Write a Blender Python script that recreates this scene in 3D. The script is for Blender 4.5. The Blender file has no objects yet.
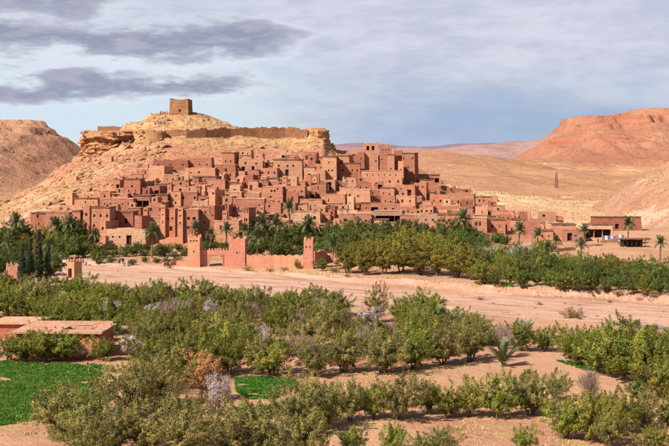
import bpy, bmesh, math, random
import numpy as np
from mathutils import Vector, Matrix

sc = bpy.context.scene
C = sc.collection
R = math.radians

# ------------------------------------------------------------------ camera, world, sun, exposure
F, HX, HY, CAMZ = 1200.0, 334.5, 165.0, 25.0        # focal length in photo pixels, principal column, horizon row, eye height
cam = bpy.data.cameras.new('camera'); cam_o = bpy.data.objects.new('camera', cam); C.objects.link(cam_o)
cam.sensor_width = 36.0; cam.lens = F / 669.0 * 36.0
cam.shift_y = -(223.0 - HY) / 669.0
cam.clip_start = 1.0; cam.clip_end = 40000.0
cam_o.location = (0, 0, CAMZ); cam_o.rotation_euler = (R(90), 0, 0)
sc.camera = cam_o

SUN_TO = Vector((-0.57, -0.50, 0.655)).normalized()
sun_el = math.asin(SUN_TO.z); sun_az = math.atan2(SUN_TO.x, SUN_TO.y)
sl = bpy.data.lights.new('sun', 'SUN'); sl.energy = 5.0; sl.angle = R(0.53); sl.color = (1.0, 0.935, 0.84)
so = bpy.data.objects.new('sun', sl); C.objects.link(so)
so.rotation_euler = SUN_TO.to_track_quat('Z', 'Y').to_euler(); so.location = (-200, -150, 300)
sc.view_settings.view_transform = 'Standard'; sc.view_settings.look = 'None'
sc.view_settings.exposure = 0.80; sc.view_settings.gamma = 1.0
sc.view_settings.use_curve_mapping = False


class NT:
    """small helper for wiring node trees"""
    def __init__(s, tree): s.t = tree; s.n = tree.nodes; s.l = tree.links
    def new(s, kind, **kw):
        nd = s.n.new(kind)
        for k, v in kw.items(): setattr(nd, k, v)
        return nd
    def put(s, sock, v):
        if v is None: return
        if hasattr(v, 'links') or isinstance(v, bpy.types.NodeSocket): s.l.new(v, sock)
        else:
            if hasattr(sock, 'default_value') and isinstance(v, (tuple, list)) and len(v) == 3 and len(sock.default_value) == 4: v = (*v, 1)
            sock.default_value = v
    def m(s, op, a, b=None, c=None, clamp=False):
        nd = s.new('ShaderNodeMath', operation=op); nd.use_clamp = clamp
        for i, v in enumerate((a, b, c)):
            if v is not None: s.put(nd.inputs[i], v)
        return nd.outputs[0]
    def step(s, v, a, b, lo=0.0, hi=1.0):
        nd = s.new('ShaderNodeMapRange', interpolation_type='SMOOTHSTEP')
        for k, x in (('Value', v), ('From Min', a), ('From Max', b), ('To Min', lo), ('To Max', hi)): s.put(nd.inputs[k], x)
        return nd.outputs[0]
    def mix(s, f, a, b, mode='MIX'):
        nd = s.new('ShaderNodeMix', data_type='RGBA', blend_type=mode)
        s.put(nd.inputs[0], f); s.put(nd.inputs[6], a); s.put(nd.inputs[7], b)
        return nd.outputs[2]
    def noise(s, vec, scale, detail=4, rough=0.55, out=0):
        nd = s.new('ShaderNodeTexNoise'); s.put(nd.inputs['Vector'], vec)
        nd.inputs['Scale'].default_value = scale; nd.inputs['Detail'].default_value = detail; nd.inputs['Roughness'].default_value = rough
        return nd.outputs[out]
    def scalevec(s, vec, sx, sy, sz):
        nd = s.new('ShaderNodeVectorMath', operation='MULTIPLY'); s.put(nd.inputs[0], vec); nd.inputs[1].default_value = (sx, sy, sz)
        return nd.outputs[0]
    def xyz(s, vec):
        nd = s.new('ShaderNodeSeparateXYZ'); s.put(nd.inputs[0], vec); return nd.outputs
    def cxyz(s, x, y, z):
        nd = s.new('ShaderNodeCombineXYZ')
        for i, v in enumerate((x, y, z)): s.put(nd.inputs[i], v)
        return nd.outputs[0]


def build_world():
    w = bpy.data.worlds.new('World'); sc.world = w; w.use_nodes = True
    t = NT(w.node_tree); t.n.clear()
    out = t.new('ShaderNodeOutputWorld'); bg = t.new('ShaderNodeBackground')
    sky = t.new('ShaderNodeTexSky', sky_type='NISHITA'); sky.sun_disc = False
    sky.sun_elevation = sun_el; sky.sun_rotation = sun_az; sky.altitude = 1200; sky.dust_density = 1.2
    base = t.mix(1.0, sky.outputs[0], (0.05, 0.05, 0.05), 'MULTIPLY')
    d = t.new('ShaderNodeTexCoord').outputs['Generated']
    x, y, z = t.xyz(d)
    az = t.m('ARCTAN2', x, y); el = t.m('ARCSINE', z)
    p1 = t.cxyz(t.m('MULTIPLY', az, 5.0), t.m('MULTIPLY', el, 17.0), 0.0)
    p2 = t.cxyz(t.m('MULTIPLY', az, 2.2), t.m('MULTIPLY', el, 7.0), 3.7)
    n1 = t.noise(p1, 1.7, 9, 0.58); n2 = t.noise(p2, 1.3, 5, 0.5); n3 = t.noise(p1, 5.0, 7, 0.6)
    # thin high veil, thinning out with height
    cov = t.m('ADD', t.m('MULTIPLY', t.m('SUBTRACT', n2, 0.5), 1.6), t.step(el, 0.12, 0.7, 0.92, 0.10), clamp=True)
    veil = t.mix(t.step(t.m('ADD', t.m('MULTIPLY', n3, 0.5), t.m('MULTIPLY', n1, 0.5)), 0.38, 0.62), (0.313, 0.331, 0.410), (0.397, 0.410, 0.472))
    c = t.mix(cov, base, veil)
    # clear bright strip low in the west (left) side of the view
    def gauss(v, mu, sg): return t.m('EXPONENT', t.m('MULTIPLY', t.m('POWER', t.m('ABSOLUTE', t.m('DIVIDE', t.m('SUBTRACT', v, mu), sg)), 2.0), -1.0))
    left = t.step(az, 0.02, -0.12)
    low = t.m('MULTIPLY', left, t.step(el, 0.115, 0.05))
    c = t.mix(t.m('MULTIPLY', low, 0.85), c, (0.388, 0.468, 0.521))
    gap = t.m('MULTIPLY', left, gauss(t.m('ADD', el, t.m('MULTIPLY', n1, 0.03)), 0.101, 0.012))
    c = t.mix(t.m('MULTIPLY', gap, 0.75), c, (0.415, 0.468, 0.516))
    # rain-blue bank low over the plain to the right
    rain = t.m('MULTIPLY', gauss(t.m('ADD', el, t.m('MULTIPLY', t.m('SUBTRACT', n1, 0.5), 0.06)), 0.030, 0.030), t.step(az, -0.06, 0.09))
    c = t.mix(t.m('MULTIPLY', rain, 0.68), c, (0.159, 0.234, 0.371))
    # grey-violet stratus bands on the left
    wob = t.m('MULTIPLY', t.m('SUBTRACT', n1, 0.5), 0.062)
    b1 = t.m('MULTIPLY', gauss(t.m('ADD', el, wob), 0.1040, 0.0175), t.step(az, 0.02, -0.07))
    b2 = t.m('MULTIPLY', gauss(t.m('ADD', el, wob), 0.0640, 0.0125), t.step(az, -0.02, -0.11))
    b3 = t.m('MULTIPLY', gauss(t.m('ADD', el, wob), 0.140, 0.026), t.step(az, -0.13, -0.23))
    bands = t.m('MAXIMUM', b1, t.m('MAXIMUM', b2, b3))
    msk = t.step(t.m('ADD', bands, t.m('MULTIPLY', t.m('SUBTRACT', n3, 0.5), 2.1)), 0.26, 1.0)
    rim = t.m('MULTIPLY', t.step(t.m('ADD', bands, t.m('MULTIPLY', t.m('SUBTRACT', n3, 0.5), 2.3)), -0.25, 0.45), t.step(bands, 0.0, 0.5, 0.0, 0.42))
    c = t.mix(rim, c, (0.50, 0.515, 0.555))
    far = t.step(t.m('ADD', n1, t.m('MULTIPLY', t.m('SUBTRACT', n3, 0.5), 0.4)), 0.60, 0.75)
    far = t.m('MULTIPLY', far, t.step(el, 0.16, 0.3))
    dark = t.mix(t.step(n3, 0.35, 0.68), (0.130, 0.150, 0.225), (0.255, 0.255, 0.320))
    c = t.mix(t.m('MULTIPLY', t.m('MAXIMUM', msk, far), 0.95), c, dark)
    bg.inputs[1].default_value = 1.0
    t.l.new(c, bg.inputs[0]); t.l.new(bg.outputs[0], out.inputs[0])
    w.cycles.sampling_method = 'MANUAL'; w.cycles.sample_map_resolution = 512

build_world()

# ------------------------------------------------------------------ numeric noise and terrain
_rs = np.random.RandomState(7)
_T = [_rs.rand(256, 256) * 2 - 1 for _ in range(12)]
def vn(x, y, k=0):
    x = np.asarray(x, float); y = np.asarray(y, float)
    xi = np.floor(x).astype(int); yi = np.floor(y).astype(int); fx = x - xi; fy = y - yi
    fx = fx * fx * (3 - 2 * fx); fy = fy * fy * (3 - 2 * fy); T = _T[k % 12]
    g = lambda a, b: T[a & 255, b & 255]
    return (g(xi, yi) * (1 - fx) + g(xi + 1, yi) * fx) * (1 - fy) + (g(xi, yi + 1) * (1 - fx) + g(xi + 1, yi + 1) * fx) * fy
def fbm(x, y, k=0, o=4, r=0.5):
    s = 0; a = 1; n = 0
    for i in range(o):
        s = s + a * vn(x * 2 ** i + 13.7 * i, y * 2 ** i + 7.1 * i, k + i); n += a; a *= r
    return s / n
def ss(v, a, b):
    t = np.clip((v - a) / (b - a), 0, 1); return t * t * (3 - 2 * t)
def prof(x, Y, pts):
    """ridge height against x from (column, row) pairs seen at distance Y"""
    xs = [(p - HX) / F * Y for p, q in pts]; zs = [CAMZ - (q - HY) * Y / F for p, q in pts]
    return np.interp(x, xs, zs)
def terrace(z, s, k):
    f = z / s; b = np.floor(f); t = f - b
    return z * (1 - k) + k * s * (b + ss(t, 0.72, 1.0))

def z_ground(x, y):
    s = y + 0.62 * x + 4.0 * vn(x / 17, y / 17, 1) + 1.5 * vn(x / 5, y / 5, 2)
    near = ss(s, 214, 219); farb = ss(s, 268.5, 270.8)
    bank = 0.55 + 0.95 * ss(x, -20, 25)
    z = near * (1 - farb) * -bank
    ch = np.exp(-((s - 232 - 3 * vn(x / 30, 0.3, 4)) / 4.5) ** 2) * ss(x, 0, 40)
    z = z - near * (1 - farb) * (0.25 * ch + 0.22 * np.abs(fbm(x / 40 + y / 60, s / 5.0, 3)))
    z = z + ss(s, 272, 330) * 1.2 + ss(s, 330, 520) * 2.0
    z = z + 0.10 * fbm(x / 3.1, y / 3.1, 5) + 0.18 * fbm(x / 11, y / 11, 6) * (1 - near * 0.5)
    z = z - 1.5 * ss(y, 700, 1500)
    return z

KS_PTS = [(-110, 226), (-40, 214), (0, 206), (30, 190), (50, 178), (65, 167), (80, 160), (84, 146), (90, 135), (99, 130.5), (112, 128), (125, 124.5), (138, 117.5), (150, 114), (165, 112.7),
          (192, 112.7), (208, 117), (230, 124.5), (262, 130), (305, 131), (311, 128), (324, 127.5), (327, 138), (337, 150), (360, 156),
          (400, 160), (425, 172), (445, 189), (480, 203), (520, 213), (560, 222), (600, 234), (680, 248)]
def z_ksar(x, y):
    Rz = prof(x, 480.0, KS_PTS)
    yf = np.interp(x, [-160, -100, -20, 40, 80, 140], [352, 342, 340, 352, 372, 395])
    t = (y - yf) / (480.0 - yf)
    soft = prof(x, 480.0, [(-110, 226), (-40, 214), (30, 192), (80, 160), (100, 136), (150, 122), (192, 122), (250, 132), (320, 145), (360, 154), (400, 160), (425, 172), (445, 189), (480, 203), (520, 213), (560, 222), (600, 234), (680, 248)])
    kk = ss(t, 0.70, 0.97); Rz = soft * (1 - kk) + Rz * kk
    g = np.where(t < 1, np.clip(t, 0, 1) ** 1.02, 1 - 0.9 * ss(y, 492, 640))
    base = 2.4
    z = base + (Rz - base) * g - 6 * (1 - ss(y, yf - 14, yf + 1)) - 8 * ss(y, 600, 700)
    up = ss(z, 6, 14)
    lf = ss(-x, 68, 88) * up                                     # bedded flank left of the village
    q = z * 1.3 - 0.42 * x + 0.1 * y
    z = z + lf * 2.3 * fbm(q / 3.6, (x + z) / 22, 2, 3)
    cl = ss(-x, 62, 82) * ss(z, 25, 30)                          # cliff band under the western summit
    z = z * (1 - cl) + cl * terrace(z + 1.3 * fbm(x / 7, y / 9, 4, 3), 4.6, 0.9)
    tp = ss(z, 29, 33) * (1 - cl)
    z = z + tp * (terrace(z + 0.8 * fbm(x / 11, y / 14, 6, 3), 2.3, 0.55) - z) * (1 - ss(z, 40, 43))
    z = z + up * (0.55 * fbm(x / 6, y / 6, 8, 4) + 0.55 * (0.5 - np.abs(fbm(x / 3.4, y / 4.2, 1, 3))) * (0.35 + ss(-x, 55, 75) + tp))
    return z

def z_left(x, y):
    Rz = prof(x, 900.0, [(-420, 170), (-220, 134), (-90, 124), (-20, 121), (30, 121.5), (41, 124), (47, 131), (62, 140), (84, 159), (110, 172), (160, 186), (260, 196)])
    t = (y - 545) / 355.0
    g = np.where(t < 1, np.clip(t, 0, 1) ** 1.35, 1 - ss(y, 905, 1080))
    z = 2 + (Rz - 2) * g - 9 * (1 - ss(y, 535, 570))
    z = z + ss(z, 6, 22) * (5.0 * (0.42 - np.abs(fbm(x / 40 + y / 160, y / 75 - x / 200, 3, 4))) + 2.6 * (0.4 - np.abs(fbm(x / 13, y / 16, 5, 3))) + 0.9 * fbm(x / 5, y / 5, 7, 2))
    k = ss(z, 42, 50)
    return z + k * (terrace(z + 1.5 * fbm(x / 20, y / 25, 7, 3), 6.5, 0.55) - z)

def z_mesa(x, y):
    Rz = prof(x, 1400.0, [(380, 178), (480, 176), (512, 166), (530, 155), (545, 145), (560, 133), (571, 121), (580, 115.5), (592, 112.5), (620, 111), (669, 109), (760, 108), (900, 118), (1100, 150)])
    t = (y - 1120) / 240.0
    g = np.where(t < 1, np.clip(t, 0, 1) ** 1.15, 1 - ss(y, 1425, 1700))
    z = 27 + (Rz - 27) * g - 34 * (1 - ss(y, 1090, 1140))
    gul = fbm(x / 26 + 0.3 * fbm(x / 60, y / 60, 2), y / 130, 6, 4)
    z = z + ss(z, 32, 45) * (1 - ss(z, 78, 84)) * (7.0 * gul + 9.0 * (0.35 - np.abs(fbm(x / 21 + 0.4 * fbm(x / 50, y / 50, 4), y / 120, 2, 4)))) + 1.2 * fbm(x / 14, y / 14, 9, 3) * ss(z, 30, 40)
    k = ss(z, 60, 70)
    return z + k * (terrace(z + 1.5 * fbm(x / 25, y / 25, 3, 2), 10.0, 0.9) - z)

def z_back(x, y):
    Rz = prof(x, 1000.0, [(-200, 190), (180, 172), (290, 158), (360, 152), (420, 151.5), (455, 153), (500, 158), (540, 163), (600, 165.5), (669, 168), (760, 172), (1000, 180)])
    t = (y - 560) / 440.0
    g = np.where(t < 1, np.clip(t, 0, 1) ** 0.9, 1 - 0.5 * ss(y, 1100, 1700))
    z = 3 + (Rz - 3) * g - 9 * (1 - ss(y, 545, 585))
    right = ss(x, 90, 170)
    z = z + ss(y, 600, 700) * (3.2 * fbm(x / 75, y / 110, 1, 4) + 1.6 * (0.4 - np.abs(fbm(x / 34, y / 60, 6, 3))) + right * 10.0 * fbm(x / 52 + 4.2, y / 70, 3, 3) + 0.9 * fbm(x / 17, y / 20, 4, 3))
    return z

def z_spur(x, y):
    Rz = prof(x, 600.0, [(330, 215), (410, 187), (445, 184), (475, 190), (520, 196), (560, 199), (600, 201), (650, 204), (720, 214), (820, 235)])
    t = (y - 418) / 182.0
    g = np.where(t < 1, np.clip(t, 0, 1) ** 0.9, 1 - ss(y, 620, 740))
    z = 2.5 + (Rz - 2.5) * g - 6 * (1 - ss(y, 405, 425))
    z = z + ss(z, 4, 8) * (1.6 * fbm(x / 17, y / 19, 7, 4) + 2.2 * (0.35 - np.abs(fbm(x / 15 + y / 60, y / 30, 2, 4))))
    return z + ss(z, 4, 8) * 0.6 * (terrace(z, 2.2, 0.8) - z)

def z_rnear(x, y):
    Rz = prof(x, 470.0, [(575, 246), (592, 238), (605, 228), (620, 214), (640, 195), (655, 182), (669, 171), (700, 150), (760, 131), (860, 126), (1000, 150), (1200, 220)])
    yf = 372.0
    t = (y - yf) / (470 - yf)
    g = np.where(t < 1, np.clip(t, 0, 1) ** 0.95, 1 - ss(y, 480, 610))
    z = 2 + (Rz - 2) * g - 7 * (1 - ss(y, yf - 10, yf + 4))
    q = z * 1.1 - 0.55 * x
    z = z + ss(z, 4, 9) * (1.9 * (0.4 - np.abs(fbm(q / 7, (x + y) / 50, 5, 4))) + 0.9 * fbm(x / 7, y / 7, 2, 4))
    k = ss(z, 18, 21)
    return z + k * (terrace(z, 2.8, 0.7) - z)

def z_range1(x, y):
    Rz = prof(x, 3000.0, [(-300, 160), (100, 152), (300, 149), (350, 147.5), (400, 148.5), (450, 147), (500, 143.5), (530, 141), (560, 138), (620, 137), (700, 141), (900, 150), (1200, 162)])
    t = (y - 2350) / 650.0
    g = np.where(t < 1, np.clip(t, 0, 1), 1 - ss(y, 3200, 4200))
    z = (Rz - 4) * g - 12 * (1 - ss(y, 2320, 2420)) + 4
    return z + ss(z, 15, 40) * 9 * fbm(x / 90, y / 150, 8, 5)
def z_range2(x, y):
    Rz = prof(x, 7000.0, [(-500, 158), (0, 151), (250, 148), (330, 145), (365, 143), (400, 145.5), (430, 146), (465, 143), (500, 142.5), (535, 145), (600, 148), (800, 146), (1200, 158)])
    t = (y - 5600) / 1400.0
    g = np.where(t < 1, np.clip(t, 0, 1), 1 - ss(y, 7200, 9000))
    z = (Rz - 4) * g - 30 * (1 - ss(y, 5550, 5750)) + 4
    return z + ss(z, 30, 70) * 16 * fbm(x / 260, y / 400, 2, 5)

NEAR_T = (z_ground, z_ksar, z_spur, z_rnear, z_back, z_left, z_mesa)
def z_all(x, y):
    x = np.asarray(x, float); y = np.asarray(y, float); z = z_ground(x, y)
    for f, a, b in ((z_ksar, 325, 700), (z_spur, 404, 750), (z_rnear, 360, 620), (z_back, 545, 1800), (z_left, 533, 1420), (z_mesa, 1088, 2320)):
        k = (y > a) & (y < b)
        if k.any(): z[k] = np.maximum(z[k], f(x[k], y[k]))
    return z
_YC = np.concatenate([np.arange(70, 700, 3.0), np.arange(700, 2200, 10.0)])
def hit(px, py):
    """where the sight line through a photo column and row first meets the terrain"""
    def first(ys):
        d = CAMZ - (py - HY) / F * ys - z_all((px - HX) / F * ys, ys); i = int(np.argmax(d <= 0))
        return len(ys) - 1 if d[i] > 0 else i
    yc = _YC if py < 200 else _YC[_YC < 760]
    i = first(yc); ys = np.linspace(yc[max(i - 1, 0)], yc[i], 25); y = float(ys[first(ys)]); x = (px - HX) / F * y
    return x, y, float(z_all(np.array([x]), np.array([y]))[0])
def zat(x, y): return float(z_all(np.array([x]), np.array([y]))[0])

# ------------------------------------------------------------------ object helpers
def tag(o, label=None, cat=None, group=None, kind=None):
    if label: o['label'] = label
    if cat: o['category'] = cat
    if group: o['group'] = group
    if kind: o['kind'] = kind
    return o
def link(name, data, parent=None, loc=None, rot=None, scale=None):
    o = bpy.data.objects.new(name, data); C.objects.link(o)
    if parent is not None: o.parent = parent
    if loc is not None: o.location = loc
    if rot is not None: o.rotation_euler = rot
    if scale is not None: o.scale = scale
    return o
def empty(name, loc, rz=0.0, scale=None):
    o = link(name, None, None, loc, (0, 0, rz), scale); o.empty_display_size = 0.3; return o
def npmesh(name, V, Q, mats, mi=None, smooth=False):
    """V (n,3), Q (m,4) or (m,3)"""
    V = np.asarray(V, np.float32); Q = np.asarray(Q, np.int32); k = Q.shape[1]
    me = bpy.data.meshes.new(name)
    me.vertices.add(len(V)); me.vertices.foreach_set('co', V.ravel())
    me.loops.add(Q.size); me.loops.foreach_set('vertex_index', Q.ravel())
    me.polygons.add(len(Q)); me.polygons.foreach_set('loop_start', np.arange(0, Q.size, k, dtype=np.int32))
    if mi is not None: me.polygons.foreach_set('material_index', np.asarray(mi, np.int32))
    me.polygons.foreach_set('use_smooth', np.full(len(Q), smooth))
    for m in (mats if isinstance(mats, (list, tuple)) else [mats]): me.materials.append(m)
    me.update(calc_edges=True); return me
class MB:
    """collects quads and triangles for one mesh"""
    def __init__(s): s.v = []; s.f = []; s.mi = []
    def quad(s, a, b, c, d, mi=0):
        n = len(s.v); s.v += [a, b, c, d]; s.f.append((n, n + 1, n + 2, n + 3)); s.mi.append(mi)
    def box(s, x0, x1, y0, y1, z0, z1, mi=0, taper=0.0):
        tx = (x1 - x0) * taper / 2; ty = (y1 - y0) * taper / 2; n = len(s.v)
        s.v += [(x0, y0, z0), (x1, y0, z0), (x1, y1, z0), (x0, y1, z0), (x0 + tx, y0 + ty, z1), (x1 - tx, y0 + ty, z1), (x1 - tx, y1 - ty, z1), (x0 + tx, y1 - ty, z1)]
        for f in ((3, 2, 1, 0), (4, 5, 6, 7), (0, 1, 5, 4), (1, 2, 6, 5), (2, 3, 7, 6), (3, 0, 4, 7)):
            s.f.append(tuple(n + i for i in f)); s.mi.append(mi)
    def tube(s, pts, rad, seg=6, mi=0):
        pts = [Vector(p) for p in pts]; n0 = len(s.v)
        for i, p in enumerate(pts):
            d = (pts[min(i + 1, len(pts) - 1)] - pts[max(i - 1, 0)]).normalized()
            u = d.cross(Vector((0.31, 0.95, 0.05))).normalized(); w = d.cross(u)
            for k in range(seg):
                a = 2 * math.pi * k / seg; s.v.append(tuple(p + (u * math.cos(a) + w * math.sin(a)) * rad[i]))
        for i in range(len(pts) - 1):
            for k in range(seg):
                a = n0 + i * seg + k; b = n0 + i * seg + (k + 1) % seg
                s.f.append((a, b, b + seg, a + seg)); s.mi.append(mi)
        s.f.append(tuple(n0 + (len(pts) - 1) * seg + k for k in range(seg))); s.mi.append(mi)
    def mesh(s, name, mats, smooth=False):
        me = bpy.data.meshes.new(name); me.from_pydata(s.v, [], s.f)
        for m in (mats if isinstance(mats, (list, tuple)) else [mats]): me.materials.append(m)
        me.polygons.foreach_set('material_index', s.mi); me.polygons.foreach_set('use_smooth', [smooth] * len(s.f))
        me.update(); return me
def grid_obj(name, xs, ys, fz, mat, label=None, kind='structure'):
    X, Y = np.meshgrid(xs, ys); Z = fz(X, Y)
    nx, ny = len(xs), len(ys)
    V = np.stack([X.ravel(), Y.ravel(), Z.ravel()], 1)
    i = np.arange(nx * ny).reshape(ny, nx)
    Q = np.stack([i[:-1, :-1].ravel(), i[:-1, 1:].ravel(), i[1:, 1:].ravel(), i[1:, :-1].ravel()], 1)
    if kind == 'structure' and name != 'ground':                   # keep only what stands above the plain
        keep = (Z - z_ground(X, Y) > -2.5).ravel()[Q].any(1); Q = Q[keep]
        used = np.unique(Q); re = np.full(nx * ny, -1); re[used] = np.arange(len(used)); V = V[used]; Q = re[Q]
    o = link(name, npmesh(name, V, Q, mat, smooth=True)); tag(o, label, None, None, kind); return o

# ------------------------------------------------------------------ materials
def material(name, fn):
    m = bpy.data.materials.new(name); m.use_nodes = True; t = NT(m.node_tree); t.n.clear()
    out = t.new('ShaderNodeOutputMaterial'); fn(t, out); return m
def principled(t, out, col, rough=0.9, normal=None, spec=0.2):
    b = t.new('ShaderNodeBsdfPrincipled'); t.put(b.inputs['Base Color'], col); t.put(b.inputs['Roughness'], rough)
    b.inputs['Specular IOR Level'].default_value = spec
    if normal is not None: t.l.new(normal, b.inputs['Normal'])
    t.l.new(b.outputs[0], out.inputs[0]); return b
def bump(t, h, strength, dist):
    b = t.new('ShaderNodeBump'); b.inputs['Strength'].default_value = strength; b.inputs['Distance'].default_value = dist
    t.put(b.inputs['Height'], h); return b.outputs[0]
def earth(name, a, b, c, s1=0.05, s2=0.6, bd=0.5, speck=0.5, strata=None, speckcol=(0.13, 0.075, 0.04), bs=1.0, village=None):
    """bare soil and rock: two tones over large patches, a third in fine mottling, optional dipping beds"""
    def fn(t, out):
        pos = t.new('ShaderNodeTexCoord').outputs['Object']
        n1 = t.noise(pos, s1, 6, 0.6); n2 = t.noise(pos, s2, 8, 0.65); n3 = t.noise(pos, s2 * 3.2, 4, 0.6)
        col = t.mix(t.step(n1, 0.38, 0.62), a, b)
        col = t.mix(t.m('MULTIPLY', t.step(n2, 0.42, 0.68), 0.65), col, c)
        if strata:
            x, y, z = t.xyz(pos)
            for (kx, kz, sc_, cc, lo, hi, amt, *zm) in strata:
                q = t.m('ADD', t.m('ADD', t.m('MULTIPLY', x, kx), t.m('MULTIPLY', z, kz)), t.m('MULTIPLY', t.m('SUBTRACT', n1, 0.5), 9.0))
                v = t.cxyz(t.m('MULTIPLY', q, sc_), t.m('MULTIPLY', x, sc_ * 0.07), t.m('MULTIPLY', y, sc_ * 0.05))
                f = t.m('MULTIPLY', t.step(t.noise(v, 1.0, 4, 0.6), lo, hi), amt)
                if zm: f = t.m('MULTIPLY', f, t.step(t.m('ADD', z, t.m('MULTIPLY', n1, 8.0)), zm[0] + 10, zm[0]))
                col = t.mix(f, col, cc)
        if village:                                                # trodden red-pink earth where the houses stand
            x, y, z = t.xyz(pos); e = t.m('MULTIPLY', t.m('SUBTRACT', n1, 0.5), 14.0)
            k = t.m('MULTIPLY', t.step(t.m('ADD', z, e), 33.5, 30.0), t.step(t.m('ADD', t.m('ADD', x, t.m('MULTIPLY', z, -1.0)), e), -104.0, -94.0))
            col = t.mix(t.m('MULTIPLY', k, 0.8), col, t.mix(t.step(n2, 0.4, 0.6), village, tuple(v * 1.25 for v in village)))
        vor = t.new('ShaderNodeTexVoronoi'); t.put(vor.inputs['Vector'], pos); vor.inputs['Scale'].default_value = s2 * 0.75
        sp = t.m('MULTIPLY', t.step(vor.outputs['Distance'], 0.30, 0.16), t.step(n3, 0.50, 0.60))
        col = t.mix(t.m('MULTIPLY', sp, speck), col, speckcol)
        h = t.m('ADD', t.m('MULTIPLY', n2, 1.0), t.m('MULTIPLY', n3, 0.45))
        principled(t, out, col, 0.95, bump(t, h, bs, bd), 0.1)
    return material(name, fn)
M = {}
M['ground'] = earth('pink_soil', (0.46, 0.235, 0.135), (0.40, 0.19, 0.10), (0.50, 0.30, 0.155), 0.06, 0.9, 0.25, 0.25, speckcol=(0.22, 0.15, 0.06))
M['hill'] = earth('tan_rock', (0.44, 0.255, 0.125), (0.40, 0.205, 0.10), (0.50, 0.32, 0.165), 0.05, 0.42, 0.9, 0.9, village=(0.37, 0.155, 0.095),
                  strata=[(-0.42, 1.3, 0.16, (0.46, 0.175, 0.115), 0.46, 0.58, 0.85, 29.0), (-0.42, 1.3, 0.34, (0.53, 0.34, 0.25), 0.52, 0.64, 0.75, 30.0), (-0.42, 1.3, 0.62, (0.24, 0.115, 0.06), 0.56, 0.64, 0.75), (-0.42, 1.3, 0.22, (0.53, 0.36, 0.17), 0.55, 0.65, 0.7)])
M['left_hill'] = earth('brown_pink_rock', (0.38, 0.185, 0.11), (0.44, 0.24, 0.145), (0.29, 0.125, 0.07), 0.02, 0.16, 2.6, 0.9,
                       strata=[(0.2, 1.0, 0.10, (0.40, 0.13, 0.08), 0.56, 0.70, 0.6)])
M['mesa'] = earth('red_rock', (0.335, 0.142, 0.086), (0.375, 0.185, 0.113), (0.275, 0.105, 0.062), 0.014, 0.10, 3.4, 0.85,
                  strata=[(0.06, 1.0, 0.09, (0.36, 0.085, 0.05), 0.55, 0.70, 0.8), (0.05, 1.0, 0.05, (0.27, 0.12, 0.06), 0.60, 0.70, 0.6)], speckcol=(0.16, 0.07, 0.035))
M['back'] = earth('orange_plain', (0.41, 0.205, 0.11), (0.34, 0.16, 0.085), (0.47, 0.265, 0.15), 0.012, 0.13, 2.2, 0.8)
M['spur'] = earth('yellow_marl', (0.52, 0.34, 0.175), (0.48, 0.265, 0.15), (0.58, 0.41, 0.23), 0.03, 0.35, 0.8, 0.5,
                  strata=[(0.1, 1.0, 0.30, (0.50, 0.23, 0.13), 0.54, 0.70, 0.6)])
M['rnear'] = earth('streaked_marl', (0.35, 0.175, 0.108), (0.39, 0.225, 0.138), (0.30, 0.138, 0.082), 0.05, 0.45, 0.8, 0.6,
                   strata=[(-0.55, 1.1, 0.26, (0.50, 0.36, 0.25), 0.52, 0.62, 0.8), (-0.55, 1.1, 0.12, (0.42, 0.30, 0.14), 0.52, 0.64, 0.7), (-0.55, 1.1, 0.5, (0.25, 0.12, 0.07), 0.56, 0.64, 0.6)])
M['range1'] = earth('hazed_pink_rock', (0.33, 0.19, 0.165), (0.25, 0.15, 0.145), (0.38, 0.235, 0.195), 0.006, 0.03, 6.0, 0.5)  # pink rock with lavender distance haze mixed into the colour
M['range2'] = earth('hazed_violet_rock', (0.17, 0.12, 0.16), (0.21, 0.14, 0.17), (0.24, 0.17, 0.18), 0.003, 0.012, 12.0, 0.3)  # blue-violet of distant haze put into the rock colour
M['track'] = earth('pale_dust', (0.50, 0.30, 0.18), (0.46, 0.26, 0.15), (0.54, 0.34, 0.21), 0.05, 0.5, 0.2, 0.1)

def river_mat(t, out):
    pos = t.new('ShaderNodeTexCoord').outputs['Object']; x, y, z = t.xyz(pos)
    s = t.m('ADD', y, t.m('MULTIPLY', x, 0.62)); u = t.m('SUBTRACT', x, t.m('MULTIPLY', y, 0.62))
    v = t.cxyz(t.m('MULTIPLY', s, 0.22), t.m('MULTIPLY', u, 0.022), 0.0)
    n1 = t.noise(v, 1.0, 6, 0.6); n2 = t.noise(pos, 1.3, 6, 0.6); n4 = t.noise(v, 3.2, 5, 0.65)
    col = t.mix(t.step(n1, 0.36, 0.60), (0.53, 0.33, 0.24), (0.46, 0.26, 0.18))
    col = t.mix(t.m('MULTIPLY', t.step(n4, 0.53, 0.59), 0.85), col, (0.30, 0.145, 0.088))
    col = t.mix(t.m('MULTIPLY', t.step(n4, 0.40, 0.30), 0.5), col, (0.58, 0.38, 0.28))
    col = t.mix(t.m('MULTIPLY', t.step(n2, 0.55, 0.7), 0.35), col, (0.36, 0.21, 0.14))
    return col, t.m('ADD', n2, n4)
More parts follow.
